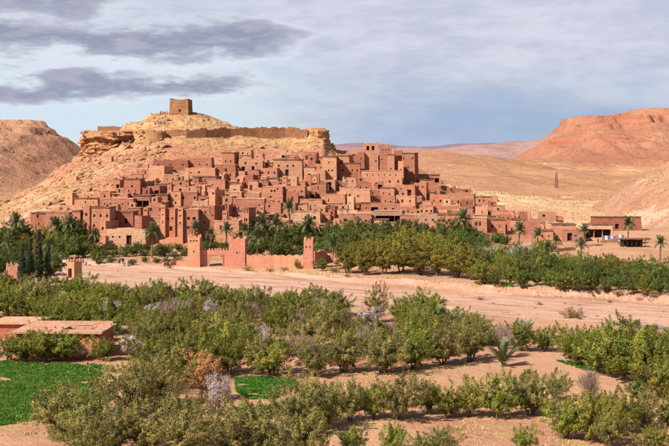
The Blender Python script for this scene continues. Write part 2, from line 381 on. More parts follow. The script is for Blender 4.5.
def ground_mat(t, out):
    """valley floor: orchard soil, sandy river bed between its banks, dry weeds"""
    pos = t.new('ShaderNodeTexCoord').outputs['Object']; x, y, z = t.xyz(pos)
    n1 = t.noise(pos, 0.05, 6, 0.6); n2 = t.noise(pos, 0.8, 8, 0.65); n3 = t.noise(pos, 3.0, 5, 0.6); n5 = t.noise(pos, 0.22, 5, 0.6)
    soil = t.mix(t.step(n1, 0.40, 0.60), (0.46, 0.245, 0.15), (0.37, 0.175, 0.10))
    soil = t.mix(t.m('MULTIPLY', t.step(n2, 0.45, 0.7), 0.6), soil, (0.50, 0.30, 0.185))
    soil = t.mix(t.m('MULTIPLY', t.step(n3, 0.56, 0.68), 0.5), soil, (0.27, 0.13, 0.07))
    weeds = t.m('MULTIPLY', t.step(n5, 0.53, 0.62), t.step(n3, 0.40, 0.56))
    soil = t.mix(t.m('MULTIPLY', weeds, 0.8), soil, (0.40, 0.31, 0.11))
    riv, hr = river_mat(t, out)
    s = t.m('ADD', t.m('ADD', y, t.m('MULTIPLY', x, 0.62)), t.m('MULTIPLY', t.m('SUBTRACT', n5, 0.5), 14.0))
    k = t.m('MULTIPLY', t.step(s, 213, 217), t.step(s, 279, 272))
    col = t.mix(k, soil, riv)
    edge = t.m('MULTIPLY', t.step(s, 262, 267), t.step(s, 276, 271)); col = t.mix(t.m('MULTIPLY', t.m('MULTIPLY', edge, t.step(n2, 0.3, 0.6)), t.step(x, -15, 25, 0.1, 0.7)), col, (0.33, 0.155, 0.095))
    h = t.m('ADD', t.m('ADD', n2, t.m('MULTIPLY', n3, 0.5)), t.m('MULTIPLY', hr, 0.4))
    principled(t, out, col, 0.95, bump(t, h, 1.0, 0.28), 0.1)
M['ground'] = material('valley_floor', ground_mat)

def adobe(name, a, b, coarse=1.0, var=0.46):
    def fn(t, out):
        pos = t.new('ShaderNodeTexCoord').outputs['Object']; rnd = t.new('ShaderNodeObjectInfo').outputs['Random']
        off = t.new('ShaderNodeVectorMath', operation='ADD'); t.put(off.inputs[0], pos)
        t.put(off.inputs[1], t.cxyz(t.m('MULTIPLY', rnd, 91.0), t.m('MULTIPLY', rnd, 37.0), 0.0)); p = off.outputs[0]
        n1 = t.noise(p, 0.45, 6, 0.6); n2 = t.noise(p, 2.2, 6, 0.65)
        n3 = t.noise(t.scalevec(p, 1.6, 1.6, 0.22), 1.0, 5, 0.6); n4 = t.noise(t.scalevec(p, 0.15, 0.15, 2.0), 1.0, 4, 0.6)
        col = t.mix(t.step(n1, 0.36, 0.64), a, b)
        dk = tuple(v * 0.55 for v in a); lt = tuple(min(1, v * 1.28) for v in b)
        col = t.mix(t.m('MULTIPLY', t.step(n3, 0.54, 0.70), 0.45), col, dk)       # rain streaks
        col = t.mix(t.m('MULTIPLY', t.step(n4, 0.52, 0.62), 0.30), col, lt)       # rammed lifts
        col = t.mix(t.m('MULTIPLY', t.step(n2, 0.55, 0.72), 0.50), col, dk)
        hsv = t.new('ShaderNodeHueSaturation'); t.put(hsv.inputs['Color'], col)
        t.put(hsv.inputs['Value'], t.m('ADD', t.m('MULTIPLY', rnd, var), 1.03 - var / 2)); t.put(hsv.inputs['Hue'], t.m('ADD', t.m('MULTIPLY', rnd, 0.016), 0.492))
        h = t.m('ADD', t.m('ADD', t.m('MULTIPLY', n2, 1.3), t.m('MULTIPLY', n4, 0.6)), t.m('MULTIPLY', n1, 1.5))
        principled(t, out, hsv.outputs[0], 0.95, bump(t, h, 1.0, 0.17 * coarse), 0.1)
    return material(name, fn)
M['pink'] = adobe('pink_mud', (0.360, 0.153, 0.092), (0.401, 0.180, 0.110))
M['red'] = adobe('red_mud', (0.320, 0.122, 0.072), (0.360, 0.146, 0.086))
M['tan'] = adobe('tan_mud', (0.378, 0.180, 0.106), (0.419, 0.208, 0.124))
M['brown'] = adobe('brown_mud', (0.288, 0.122, 0.070), (0.329, 0.146, 0.085))
M['pale'] = adobe('pale_mud', (0.414, 0.217, 0.135), (0.450, 0.250, 0.158))
M['gate'] = adobe('gate_render', (0.43, 0.18, 0.112), (0.47, 0.205, 0.13), 0.5, 0.06)
M['stone'] = adobe('weathered_stone', (0.28, 0.13, 0.062), (0.35, 0.175, 0.088), 2.0)
M['roofmud'] = adobe('roof_mud', (0.48, 0.265, 0.175), (0.42, 0.215, 0.14))
M['farm'] = adobe('farm_mud', (0.40, 0.135, 0.075), (0.45, 0.175, 0.10), 1.5)
def simple(name, col, rough=0.8, var=0.35, sc_=6.0, bd=0.03):
    def fn(t, out):
        pos = t.new('ShaderNodeTexCoord').outputs['Object']; n = t.noise(pos, sc_, 5, 0.6)
        c = t.mix(t.step(n, 0.35, 0.65), tuple(v * (1 - var) for v in col), tuple(min(1, v * (1 + var)) for v in col))
        principled(t, out, c, rough, bump(t, n, 0.6, bd), 0.2)
    return material(name, fn)
M['wood'] = simple('dark_wood', (0.045, 0.026, 0.016)); M['void'] = simple('shutter_dark_interior', (0.018, 0.012, 0.009))  # void: shutter backing near black, unlit interior put into its colour
M['brush'] = simple('brush_coping', (0.15, 0.085, 0.05), 0.95, 0.5, 3.0, 0.1); M['palewood'] = simple('bleached_pole', (0.38, 0.25, 0.15))
M['bark'] = simple('bark', (0.13, 0.085, 0.055), 0.95, 0.4, 5.0, 0.06); M['palmbark'] = simple('palm_bark', (0.16, 0.10, 0.06), 0.95, 0.4, 5.0, 0.08)
M['white'] = simple('white_canvas', (0.72, 0.69, 0.64), 0.8, 0.08); M['steel'] = simple('mast_steel', (0.10, 0.06, 0.05), 0.6)
M['skin'] = simple('skin', (0.42, 0.24, 0.16)); M['hair'] = simple('hair', (0.02, 0.015, 0.012))
M['rock'] = earth('boulder', (0.38, 0.205, 0.105), (0.32, 0.15, 0.08), (0.45, 0.27, 0.145), 0.3, 1.5, 0.3, 0.3)
M['cliff_rock'] = earth('flat_ledge_rock', (0.40, 0.21, 0.10), (0.46, 0.265, 0.13), (0.34, 0.165, 0.08), 0.3, 1.5, 0.3, 0.3)
M['gravel'] = simple('river_gravel', (0.25, 0.17, 0.135), 0.9, 0.5, 1.0)
M['redrock'] = earth('red_boulder', (0.36, 0.15, 0.075), (0.42, 0.2, 0.10), (0.30, 0.12, 0.06), 0.3, 1.5, 0.3, 0.3)
def cloth(name, col): M[name] = simple(name, col, 0.9, 0.12, 8.0, 0.01)
for nm, c in (('cloth_white', (0.55, 0.52, 0.49)), ('cloth_black', (0.02, 0.02, 0.025)), ('cloth_blue', (0.07, 0.10, 0.20)), ('cloth_red', (0.38, 0.04, 0.035)),
              ('cloth_grey', (0.18, 0.18, 0.2)), ('cloth_denim', (0.05, 0.07, 0.13)), ('cloth_khaki', (0.3, 0.24, 0.15)), ('cloth_violet', (0.15, 0.11, 0.20)), ('cloth_pink', (0.62, 0.33, 0.40))): cloth(nm, c)
def leafmat(name, a, b, c, trans=0.30, hue=0.462, hr=0.042):
    def fn(t, out):
        g = t.new('ShaderNodeNewGeometry').outputs['Random Per Island']; rnd = t.new('ShaderNodeObjectInfo').outputs['Random']
        pos = t.new('ShaderNodeTexCoord').outputs['Object']; n = t.noise(pos, 0.9, 3, 0.5)
        col = t.mix(g, a, b); col = t.mix(t.m('MULTIPLY', t.step(n, 0.48, 0.68), 0.8), col, c)
        hsv = t.new('ShaderNodeHueSaturation'); t.put(hsv.inputs['Color'], col)
        t.put(hsv.inputs['Value'], t.m('ADD', t.m('MULTIPLY', rnd, 0.60), 0.80)); t.put(hsv.inputs['Hue'], t.m('ADD', t.m('MULTIPLY', t.m('FRACT', t.m('MULTIPLY', rnd, 7.3)), hr), hue))
        d = t.new('ShaderNodeBsdfPrincipled'); t.l.new(hsv.outputs[0], d.inputs['Base Color']); d.inputs['Roughness'].default_value = 0.6; d.inputs['Specular IOR Level'].default_value = 0.25
        tr = t.new('ShaderNodeBsdfTranslucent'); t.l.new(hsv.outputs[0], tr.inputs[0])
        mx = t.new('ShaderNodeMixShader'); mx.inputs[0].default_value = trans
        t.l.new(d.outputs[0], mx.inputs[1]); t.l.new(tr.outputs[0], mx.inputs[2]); t.l.new(mx.outputs[0], out.inputs[0])
    return material(name, fn)
M['olive'] = leafmat('olive_leaf', (0.078, 0.084, 0.020), (0.245, 0.235, 0.066), (0.40, 0.345, 0.075))  # bright tone paints sunlit clump highlights, dark tone their shadows
M['green'] = leafmat('orchard_leaf', (0.048, 0.072, 0.010), (0.180, 0.205, 0.028), (0.34, 0.315, 0.042))  # painted highlights and shadows in the leaf tones, as for olive
M['dark'] = leafmat('grove_leaf', (0.030, 0.056, 0.012), (0.105, 0.135, 0.026), (0.19, 0.20, 0.034))
M['yellow'] = leafmat('tamarisk_leaf', (0.085, 0.10, 0.014), (0.24, 0.215, 0.030), (0.30, 0.235, 0.028))
M['orange'] = leafmat('rust_leaf', (0.34, 0.15, 0.05), (0.46, 0.23, 0.085), (0.40, 0.20, 0.08), 0.2, hue=0.495, hr=0.012)
M['blossom'] = leafmat('blossom', (0.46, 0.37, 0.35), (0.62, 0.53, 0.50), (0.36, 0.27, 0.25), 0.3, hue=0.495, hr=0.012)
M['twig'] = leafmat('bare_twig', (0.20, 0.13, 0.105), (0.29, 0.20, 0.16), (0.22, 0.14, 0.10), 0.0, hue=0.495, hr=0.012)
M['silver'] = leafmat('silver_twig', (0.34, 0.29, 0.20), (0.47, 0.42, 0.31), (0.26, 0.25, 0.14), 0.1, hue=0.495, hr=0.012)
M['cypress'] = leafmat('cypress_leaf', (0.010, 0.024, 0.010), (0.030, 0.052, 0.018), (0.02, 0.035, 0.012), 0.1)
M['palm'] = leafmat('palm_leaf', (0.035, 0.060, 0.018), (0.125, 0.145, 0.055), (0.09, 0.11, 0.04), 0.15)
M['straw'] = leafmat('dry_grass', (0.34, 0.26, 0.10), (0.48, 0.37, 0.17), (0.30, 0.28, 0.08), 0.2, hue=0.495, hr=0.012)
M['crop'] = leafmat('crop_leaf', (0.018, 0.090, 0.006), (0.052, 0.175, 0.014), (0.10, 0.20, 0.025), 0.3)
M['brownbush'] = leafmat('brown_bush', (0.20, 0.105, 0.045), (0.33, 0.19, 0.085), (0.16, 0.12, 0.04), 0.1, hue=0.495, hr=0.012)
def water(t, out):
    pos = t.new('ShaderNodeTexCoord').outputs['Object']; n = t.noise(pos, 1.2, 4)
    principled(t, out, (0.17, 0.13, 0.11), 0.35, bump(t, n, 0.25, 0.05), 0.5)
M['water'] = material('shallow_water', water)

# ------------------------------------------------------------------ the setting
def steps(a, b, d0, grow=1.12, dmax=400.0):
    r = [a]; d = d0
    while abs(r[-1] - a) < abs(b - a): r.append(r[-1] + math.copysign(d, b - a)); d = min(d * grow, dmax)
    return r
gx = list(reversed(steps(-150, -14000, 1.0, 1.16)))[:-1] + list(np.arange(-150, 170, 0.9)) + steps(170, 14000, 1.0, 1.16)
gy = list(reversed(steps(85, -600, 1.0, 1.2)))[:-1] + list(np.arange(85, 350, 0.75)) + steps(350, 16000, 0.8, 1.06)
grid_obj('ground', np.array(gx), np.array(gy), z_ground, M['ground'])
grid_obj('hill', np.arange(-185, 150, 0.72), np.concatenate([np.arange(325, 505, 0.66), np.arange(505, 700, 4.0)]), z_ksar, M['hill'])
grid_obj('hill', np.arange(-620, -20, 2.2), np.concatenate([np.arange(535, 930, 2.2), np.arange(930, 1090, 6)]), z_left, M['left_hill'])
grid_obj('mesa', np.arange(60, 1000, 3.2), np.concatenate([np.arange(1090, 1460, 2.6), np.arange(1460, 1720, 10)]), z_mesa, M['mesa'])
grid_obj('terrain', np.arange(-500, 700, 4.0), np.concatenate([np.arange(548, 1110, 3.6), np.arange(1110, 1750, 20)]), z_back, M['back'])
grid_obj('hill', np.arange(-5, 260, 1.0), np.concatenate([np.arange(404, 625, 1.1), np.arange(625, 750, 6)]), z_spur, M['spur'])
grid_obj('hill', np.arange(85, 340, 0.85), np.concatenate([np.arange(362, 490, 0.8), np.arange(490, 620, 6)]), z_rnear, M['rnear'])
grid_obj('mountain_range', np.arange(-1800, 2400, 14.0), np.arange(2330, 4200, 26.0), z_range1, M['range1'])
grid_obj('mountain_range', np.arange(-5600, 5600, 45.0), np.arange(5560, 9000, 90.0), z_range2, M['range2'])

def ribbon(name, pts, w, mat, dz, kind='structure', fz=z_all, wvar=0.0):
    """a strip draped over the terrain along ground points"""
    P = [Vector((p[0], p[1], 0)) for p in pts]; Q = []
    for a, b in zip(P[:-1], P[1:]):
        n = max(1, int((b - a).length / (w * 0.6)))
        Q += [a.lerp(b, i / n) for i in range(n)]
    Q.append(P[-1]); V = []; Fc = []
    for i, p in enumerate(Q):
        d = (Q[min(i + 1, len(Q) - 1)] - Q[max(i - 1, 0)]).normalized(); nrm = Vector((-d.y, d.x, 0))
        ww = w * (1 + wvar * float(vn(i * 0.21, w, 3)))
        for k in range(5): e = p + nrm * ww * (k / 4 - 0.5); V.append((e.x, e.y, 0))
    V = np.array(V); V[:, 2] = fz(V[:, 0], V[:, 1]) + dz
    for i in range(len(Q) - 1):
        for k in range(4): a = i * 5 + k; Fc.append((a, a + 5, a + 6, a + 1))
    o = link(name, npmesh(name, V, Fc, mat, smooth=True)); tag(o, kind=kind); return o
def trackpx(pts, w, dz): ribbon('dirt_track', [hit(*p)[:2] for p in pts], w, M['track'], dz)
trackpx([(536, 163), (548, 166), (562, 168.5), (585, 170), (610, 171), (640, 172)], 2.6, 0.2)
trackpx([(430, 172), (455, 175), (480, 177), (510, 176), (540, 179)], 1.8, 0.2)
def cliff(name, pts, ztop, zbot, seed, mat, bulge=1.6, amp=1.0):
    """ledged rock wall wrapped round a plan curve"""
    P = []
    for (px0, y0), (px1, y1) in zip(pts[:-1], pts[1:]):
        a, b = Vector(((px0 - HX) / F * y0, y0)), Vector(((px1 - HX) / F * y1, y1)); n = max(2, int((b - a).length / .45))
        P += [a.lerp(b, i / n) for i in range(n)]
    n = len(P); m = int((ztop - zbot) / .32); V = []; ce = sum((p for p in P), Vector((0, 0))) / n
    for j in range(m + 1):
        z = zbot + (ztop - zbot) * j / m
        for i, p in enumerate(P):
            nr = (p - ce).normalized(); zz = z + 1.0 * float(fbm(i / 26, seed, 3)) 
            led = float(np.sign(vn(zz / 1.9, i / 30 + seed, 6))) * .75 + float(vn(zz / .8, i / 12 + seed, 2)) * .8 + .5 * float(vn(zz / .5, i / 3.0, 9))
            led += .45 * float(np.sign(vn(zz / .85, i / 18 + seed, 1))) + .5 * float(np.sign(vn(i / 5.0, z / 4 + seed, 7)))
            r = amp * led + bulge * float(fbm(i / 14, z / 6 + seed, 5)) + bulge * .5 * math.sin(math.pi * min(1, (j / m) * 1.05)) - (2.6 if j == m else 0)
            V.append((p.x + nr.x * r, p.y + nr.y * r, z + (.5 * float(vn(i / 9, seed, 1)) if j >= m - 1 else 0)))
    ix = np.arange(n * (m + 1)).reshape(m + 1, n)
    Q = np.stack([ix[:-1, 1:].ravel(), ix[:-1, :-1].ravel(), ix[1:, :-1].ravel(), ix[1:, 1:].ravel()], 1)
    tag(link(name, npmesh(name, V, Q, mat, smooth=False)), kind='structure')
M['cliff'] = earth('ledge_rock', (0.42, 0.22, 0.105), (0.36, 0.17, 0.082), (0.48, 0.28, 0.14), 0.12, 0.9, 0.5, 0.6, strata=[(0.05, 1.0, 0.8, (0.33, 0.15, 0.07), 0.54, 0.66, 0.7)])
cliff('cliff', [(140, 462), (128, 455), (112, 450), (97, 451), (87.5, 456), (85, 466), (89, 480), (100, 492)], 38.2, 27.0, 2.3, M['cliff'])
cliff('cliff', [(306, 476), (311, 470), (318, 467), (325, 469), (327.5, 476), (324, 486)], 39.2, 30.0, 7.7, M['cliff'], .4, .4)
# thin summer stream on the near side of the bed
ws = []
for x in np.arange(18, 120, 3.0):
    s0 = 230 + 3 * float(vn(x / 30, 0.3, 4)); ws.append((x, s0 - 0.62 * x))
def zw(x, y): return np.full_like(np.asarray(x, float), -1.62)
ribbon('river_water', ws, 2.6, M['water'], 0.0, fz=zw, wvar=0.5)

rnd = random.Random(11)
def stuff_rocks(name, pts, mat, label, cat, bed=None):
    """loose stones: jittered flattened blocks joined into one mesh"""
    P = np.array(pts); n = len(P); rs = np.random.RandomState(n)
    cube = np.array([(x, y, z) for z in (-1, 1) for y in (-1, 1) for x in (-1, 1)], float)
    V = cube[None] * rs.uniform(.55, 1.15, (n, 8, 3)); V[:, 4:, :2] *= .72
    V *= (rs.uniform(.6, 1.25, (n, 1, 3)) * np.array([1.1, .9, .62])) * P[:, 3][:, None, None] * .75
    a = rs.rand(n) * 6.28; t = rs.normal(size=n) * .25
    if bed: a = rs.normal(size=n) * .3; t = bed + rs.normal(size=n) * .12; V[:, :, 0] *= 2.3; V[:, :, 2] *= .8
    c, s_ = np.cos(a)[:, None], np.sin(a)[:, None]
    z2 = V[:, :, 2] + V[:, :, 0] * t[:, None]
    W = np.stack([V[:, :, 0] * c - V[:, :, 1] * s_, V[:, :, 0] * s_ + V[:, :, 1] * c, z2], 2) + P[:, None, :3]
    q = np.array([(4, 5, 7, 6), (0, 1, 5, 4), (1, 3, 7, 5), (3, 2, 6, 7), (2, 0, 4, 6)])
    Q = (q[None] + 8 * np.arange(n)[:, None, None]).reshape(-1, 4)
    o = link(name, npmesh(name, W.reshape(-1, 3), Q, mat)); tag(o, label, cat, None, 'stuff')
def scatter(n, x0, x1, y0, y1, fz, ok, r0, r1, sink=0.1):
    rs = np.random.RandomState(n); xs = rs.uniform(x0, x1, n); ys = rs.uniform(y0, y1, n); zs = fz(xs, ys); k = ok(xs, ys, zs)
    rr = r0 + (r1 - r0) * rs.rand(n) ** 4
    return [(a, b, c - sink * r, r) for a, b, c, r in zip(xs[k], ys[k], zs[k], rr[k])]
stuff_rocks('loose_rocks', scatter(9000, -150, 70, 350, 500, z_ksar, lambda x, y, z: (z > 7) & ((x < -62) | (z > 27)) & (fbm(x / 15, y / 15, 9) > -0.25), 0.15, 1.25), M['rock'], 'loose boulders strewn over the tan slopes of the fortified hill', 'rocks')
stuff_rocks('rock_ledges', scatter(5200, -150, -40, 350, 470, z_ksar, lambda x, y, z: (z > 6) & (x < -58 - (z - 12) * .25) & (fbm((z * 1.3 - .42 * x) / 3.5, (x + z) / 25, 2) > 0.02), 0.3, 1.5), M['rock'], 'rock ledges cropping out in slanting beds left of the village', 'rocks', .5)
stuff_rocks('rock_ledges', scatter(2600, -90, 40, 425, 480, z_ksar, lambda x, y, z: (z > 28.5) & (z < 40) & (fbm(z / 2.2, x / 30, 6) > 0.05), 0.25, 1.2), M['cliff_rock'], 'flat rock ledges lining the slope under the rampart', 'rocks', .03)
stuff_rocks('rock_ledges', scatter(1800, 95, 200, 375, 480, z_rnear, lambda x, y, z: (z > 5) & (fbm((z * 1.1 - .55 * x) / 4, (x + y) / 40, 5) > 0.0), 0.25, 1.1), M['rock'], 'slanting rock ledges on the streaked slope at the right edge', 'rocks', .5)
stuff_rocks('loose_rocks', scatter(3500, 40, 200, 400, 600, z_all, lambda x, y, z: (z > 4) & (fbm(x / 15, y / 15, 9) > 0.0), 0.12, 0.8), M['rock'], 'scattered rocks on the pale spur right of the village', 'rocks')
stuff_rocks('loose_rocks', scatter(3000, -420, -120, 600, 920, z_left, lambda x, y, z: z > 12, 0.25, 1.9), M['redrock'], 'dark rocks dotting the brown hill at the far left', 'rocks')
stuff_rocks('loose_rocks', scatter(3500, 200, 640, 1130, 1400, z_mesa, lambda x, y, z: z > 32, 0.4, 2.6), M['redrock'], 'dark rocks dotting the flank of the red mesa', 'rocks')
stuff_rocks('river_stones', scatter(14000, -130, 130, 170, 340, z_ground, lambda x, y, z: ((y + 0.62 * x) > 216) & ((y + 0.62 * x) < 273) & (fbm((y + 0.62 * x) / 5, (x - 0.62 * y) / 60, 5) > 0.14), 0.07, 0.5), M['gravel'], 'grey stones lying in bands along the dry river bed', 'stones')
stuff_rocks('clods', scatter(5000, -60, 70, 105, 215, z_ground, lambda x, y, z: (y + 0.62 * x) < 212, 0.04, 0.16), M['farm'], 'small earth clods scattered over the orchard soil', 'clods')

# ------------------------------------------------------------------ words for labels
_O1 = ['', 'first', 'second', 'third', 'fourth', 'fifth', 'sixth', 'seventh', 'eighth', 'ninth', 'tenth', 'eleventh', 'twelfth', 'thirteenth', 'fourteenth', 'fifteenth', 'sixteenth', 'seventeenth', 'eighteenth', 'nineteenth']
ORD = _O1 + [w if not i else t + '-' + _O1[i] for w, t in (('twentieth', 'twenty'), ('thirtieth', 'thirty'), ('fortieth', 'forty'), ('fiftieth', 'fifty')) for i in range(10)]
NUM = ['no', 'one', 'two', 'three', 'four', 'five', 'six', 'seven', 'eight', 'nine', 'ten', 'eleven', 'twelve', 'thirteen']

# ------------------------------------------------------------------ mud buildings
def unit_window():
    b = MB(); b.box(-.5, .5, 0.0, 0.05, 0, 1, 1)
    for x0, x1, z0, z1 in ((-.5, -.38, 0, 1), (.38, .5, 0, 1), (-.38, .38, 0, .12), (-.38, .38, .88, 1), (-.06, .06, .12, .88)): b.box(x0, x1, -0.05, -0.002, z0, z1, 0)
    return b.mesh('window', [M['wood'], M['void']])
def unit_door():
    b = MB()
    for k in range(5): b.box(-.5 + k * .2 + .01, -.5 + k * .2 + .19, -0.03, 0.03, 0, 1, 0)
    b.box(-.5, .5, -.06, -.032, .2, .27, 0); b.box(-.5, .5, -.06, -.032, .72, .79, 0); b.box(-.49, .49, .032, .06, 0, 1, 1)
    return b.mesh('door', [M['wood'], M['void']])
WIN, DOOR = unit_window(), unit_door()

def wall_mesh(w, d, h, fnd, rects, mat, seed, jit=0.12, par=0.45, thick=0.35, batter=0.04, side_rects=()):
    """four battered mud walls with recessed openings, an uneven parapet and its inner face"""
    b = MB(); rs = random.Random(seed); ox, oy = rs.uniform(0, 90), rs.uniform(0, 90)
    def bat(x, y, z):
        k = 1 - batter * max(z, 0) / max(h, 1)
        return (x * k, d / 2 + (y - d / 2) * k, z)
    def topz(x, y): return h + jit * float(vn(x * 0.55 + ox, y * 0.55 + oy, 3)) + 0.5 * jit * float(vn(x * 1.9 + ox, y * 1.9 + oy, 5))
    def side(p0, u, inn, width, rc):
        us = {0.0, width}; zs = {-fnd, 0.0, h}
        n = max(2, int(width / 1.3))
        for i in range(1, n): us.add(width * i / n)
        for (a0, a1, z0, z1, dep) in rc: us |= {a0, a1}; zs |= {z0, z1}
        us = sorted(us); zs = sorted(zs)
        us = [v for i, v in enumerate(us) if i == 0 or v - us[i - 1] > 1e-4]; zs = [v for i, v in enumerate(zs) if i == 0 or v - zs[i - 1] > 1e-4]
        def P(a, z, dep=0.0):
            x = p0[0] + u[0] * a; y = p0[1] + u[1] * a
            if z >= h - 1e-6 and dep == 0: z = topz(x, y)
            q = bat(x, y, z); return (q[0] + inn[0] * dep, q[1] + inn[1] * dep, q[2])
        for i in range(len(us) - 1):
            for j in range(len(zs) - 1):
                am, zm = (us[i] + us[i + 1]) / 2, (zs[j] + zs[j + 1]) / 2
                if any(r[0] < am < r[1] and r[2] < zm < r[3] for r in rc): continue
                b.quad(P(us[i], zs[j]), P(us[i + 1], zs[j]), P(us[i + 1], zs[j + 1]), P(us[i], zs[j + 1]))
        for (a0, a1, z0, z1, dep) in rc:
            b.quad(P(a0, z0), P(a1, z0), P(a1, z0, dep), P(a0, z0, dep)); b.quad(P(a1, z1), P(a0, z1), P(a0, z1, dep), P(a1, z1, dep))
            b.quad(P(a0, z1), P(a0, z0), P(a0, z0, dep), P(a0, z1, dep)); b.quad(P(a1, z0), P(a1, z1), P(a1, z1, dep), P(a1, z0, dep))
            e = dep + 0.06; b.quad(P(a0, z0, e), P(a1, z0, e), P(a1, z1, e), P(a0, z1, e))
        for a, c in zip(us[:-1], us[1:]):
            o0, o1 = P(a, h), P(c, h)
            def ins(q): return (q[0] * (1 - 2 * thick / w), d / 2 + (q[1] - d / 2) * (1 - 2 * thick / d), q[2])
            i0, i1 = ins(o0), ins(o1)
            b.quad(o0, o1, i1, i0); b.quad(i0, i1, (i1[0], i1[1], h - par - 0.05), (i0[0], i0[1], h - par - 0.05))
    side((-w / 2, 0), (1, 0), (0, 1), w, rects)
    side((w / 2, 0), (0, 1), (-1, 0), d, side_rects)
    side((w / 2, d), (-1, 0), (0, -1), w, ())
    side((-w / 2, d), (0, -1), (1, 0), d, ())
    return b.mesh('wall', mat)

HOUSES = []
def auto_windows(rs, w, h, n=None):
    """a believable scatter of small openings: list of (x, z, width, height)"""
    out = []
    if h < 1.9: return out
    rows = 1 if h < 4.6 else (2 if h < 8.5 else 3)
    per = n if n else max(1, min(5, int(w / rs.uniform(2.0, 3.4))))
    for r in range(rows):
        z = h * ((r + 0.62) / (rows + 0.12)) - 0.35
        k = per if r == rows - 1 else rs.randint(1, per)
        for i in range(k):
            x = w * ((i + 0.5) / k - 0.5) * 0.84 + rs.uniform(-.25, .25)
            if z > 0.3 and z + 0.8 < h - 0.45 and rs.random() < 0.92: out.append((x, z + rs.uniform(-.12, .12), rs.choice([.35, .45, .55, .7]), rs.choice([.45, .6, .75, 1.0])))
    return out
def mud_house(name, px0, px1, pyt, pyb, tone='pink', rot=None, depth=None, wins='auto', door=None, opens=(), niches=(), coping=None, crenel=False, room=None, jit=0.12, par=0.45,
              batter=0.045, label=None, cat='house', group='mud houses of the hillside village', at=None, hand=True, seed=None):
    seed = seed if seed is not None else len(HOUSES) * 17 + 3
    rs = random.Random(seed)
    pxc = (px0 + px1) / 2
    x, y, z = at if at else hit(pxc, pyb)
    k = y / F; h = (pyb - pyt) * k
    rot = R(rs.uniform(-16, 3)) if rot is None else R(rot)
    d = depth if depth else max(3.2, min(7.5, (h + 1.2) / 0.42)) * rs.uniform(0.85, 1.1)
    w = max(1.6, (px1 - px0) * k)
    if abs(rot) > 0.05: w = max(w * 0.62, (w - abs(math.sin(rot)) * d * 0.8) / math.cos(rot))
    root = empty(name, (x, y, z), rot)
    m = M[tone]; fnd = 3.5
    if wins == 'auto': wl = auto_windows(rs, w, h)
    elif isinstance(wins, int): wl = auto_windows(rs, w, h, wins) if wins else []
    else: wl = [((a - 0.5) * w, b * h, c, e) for a, b, c, e in wins]
    rects = []; keep = []; deep = []
    def clash(r): return any(r[0] < q[1] + .15 and r[1] > q[0] - .15 and r[2] < q[3] + .15 and r[3] > q[2] - .15 for q in rects)
    for (a, b, c, e, dep) in opens:
        r = (max(.2, a * w - c / 2), min(w - .2, a * w + c / 2), max(.05, b * h), b * h + e, dep)
        if r[3] < h - .25: rects.append(r); deep.append(r)
    dr = None
    if door:
        a, c, e = door; r = (a * w - c / 2, a * w + c / 2, 0.02, e, 0.35)
        if not clash(r) and e < h - .5: rects.append(r); dr = r
    for (a, b, c, e) in niches:
        r = (a * w - c / 2, a * w + c / 2, b * h, b * h + e, 0.22)
        if not clash(r): rects.append(r)
    for (wx, wz, ww, wh) in wl:
        r = (w / 2 + wx - ww / 2, w / 2 + wx + ww / 2, wz, wz + wh, 0.26)
        if r[0] > .3 and r[1] < w - .3 and not clash(r): rects.append(r); keep.append(r)
    sr = []
    if h > 3 and d > 4 and rs.random() < 0.5: sr.append((d * .35, d * .35 + .6, h * .5, h * .5 + .8, .26))
    link('wall', wall_mesh(w, d, h, fnd, rects, m, seed, jit, par, batter=batter, side_rects=sr), root)
    rb = MB(); bt = 1 - batter; rw, rd = w * bt / 2 - .12, d * bt / 2 - .12
    n = 4
    for i in range(n):
        for j in range(n):
            X0, X1 = -rw + 2 * rw * i / n, -rw + 2 * rw * (i + 1) / n; Y0, Y1 = d / 2 - rd + 2 * rd * j / n, d / 2 - rd + 2 * rd * (j + 1) / n
            zz = lambda a, b: h - par + 0.07 * float(vn(a + seed, b, 2))
            rb.quad((X0, Y0, zz(X0, Y0)), (X1, Y0, zz(X1, Y0)), (X1, Y1, zz(X1, Y1)), (X0, Y1, zz(X0, Y1)))
    link('roof', rb.mesh('roof', M['roofmud']), root)
    for r in keep:
        yy = d / 2 * batter * r[2] / max(h, 1)
        link('window', WIN, root, (((r[0] + r[1]) / 2 - w / 2) * (1 - batter * r[2] / h), yy + 0.24, r[2]), None, ((r[1] - r[0]) * .99, 1, (r[3] - r[2]) * .98))
    for q in sr:
        link('window', WIN, root, (w / 2 * (1 - batter * q[2] / h) - 0.24, (q[0] + q[1]) / 2, q[2]), (0, 0, R(90)), ((q[1] - q[0]) * .97, 1, (q[3] - q[2]) * .97))
    for r in deep: link('doorway', DOOR, root, ((r[0] + r[1]) / 2 - w / 2, r[4] - .01, r[2] + .01), None, ((r[1] - r[0]) * .99, 1, (r[3] - r[2]) * .98))  # dark door panels fill the open bays, painting their interior shade
    if dr: link('door', DOOR, root, ((dr[0] + dr[1]) / 2 - w / 2, 0.27, 0.03), None, ((dr[1] - dr[0]) * .98, 1, (dr[3] - dr[2]) * .98))
    if coping:
        cb = MB(); th = .24 if coping == 'brush' else .14; ov = .22 if coping == 'brush' else .12; z0 = h + jit * .5; W2, D0, D1 = w / 2 * bt, d / 2 - d / 2 * bt, d / 2 + d / 2 * bt
        seg = max(2, int(w / 1.1))
        for i in range(seg):
            a0, a1 = -W2 - ov + (2 * W2 + 2 * ov) * i / seg, -W2 - ov + (2 * W2 + 2 * ov) * (i + 1) / seg; e = rs.uniform(-.05, .05); f = rs.uniform(-.05, .05)
            cb.box(a0, a1, D0 - ov + f, D0 + .42, z0 - .05 + e, z0 + th + e); cb.box(a0, a1, D1 - .42, D1 + ov + f, z0 - .05 - e, z0 + th - e)
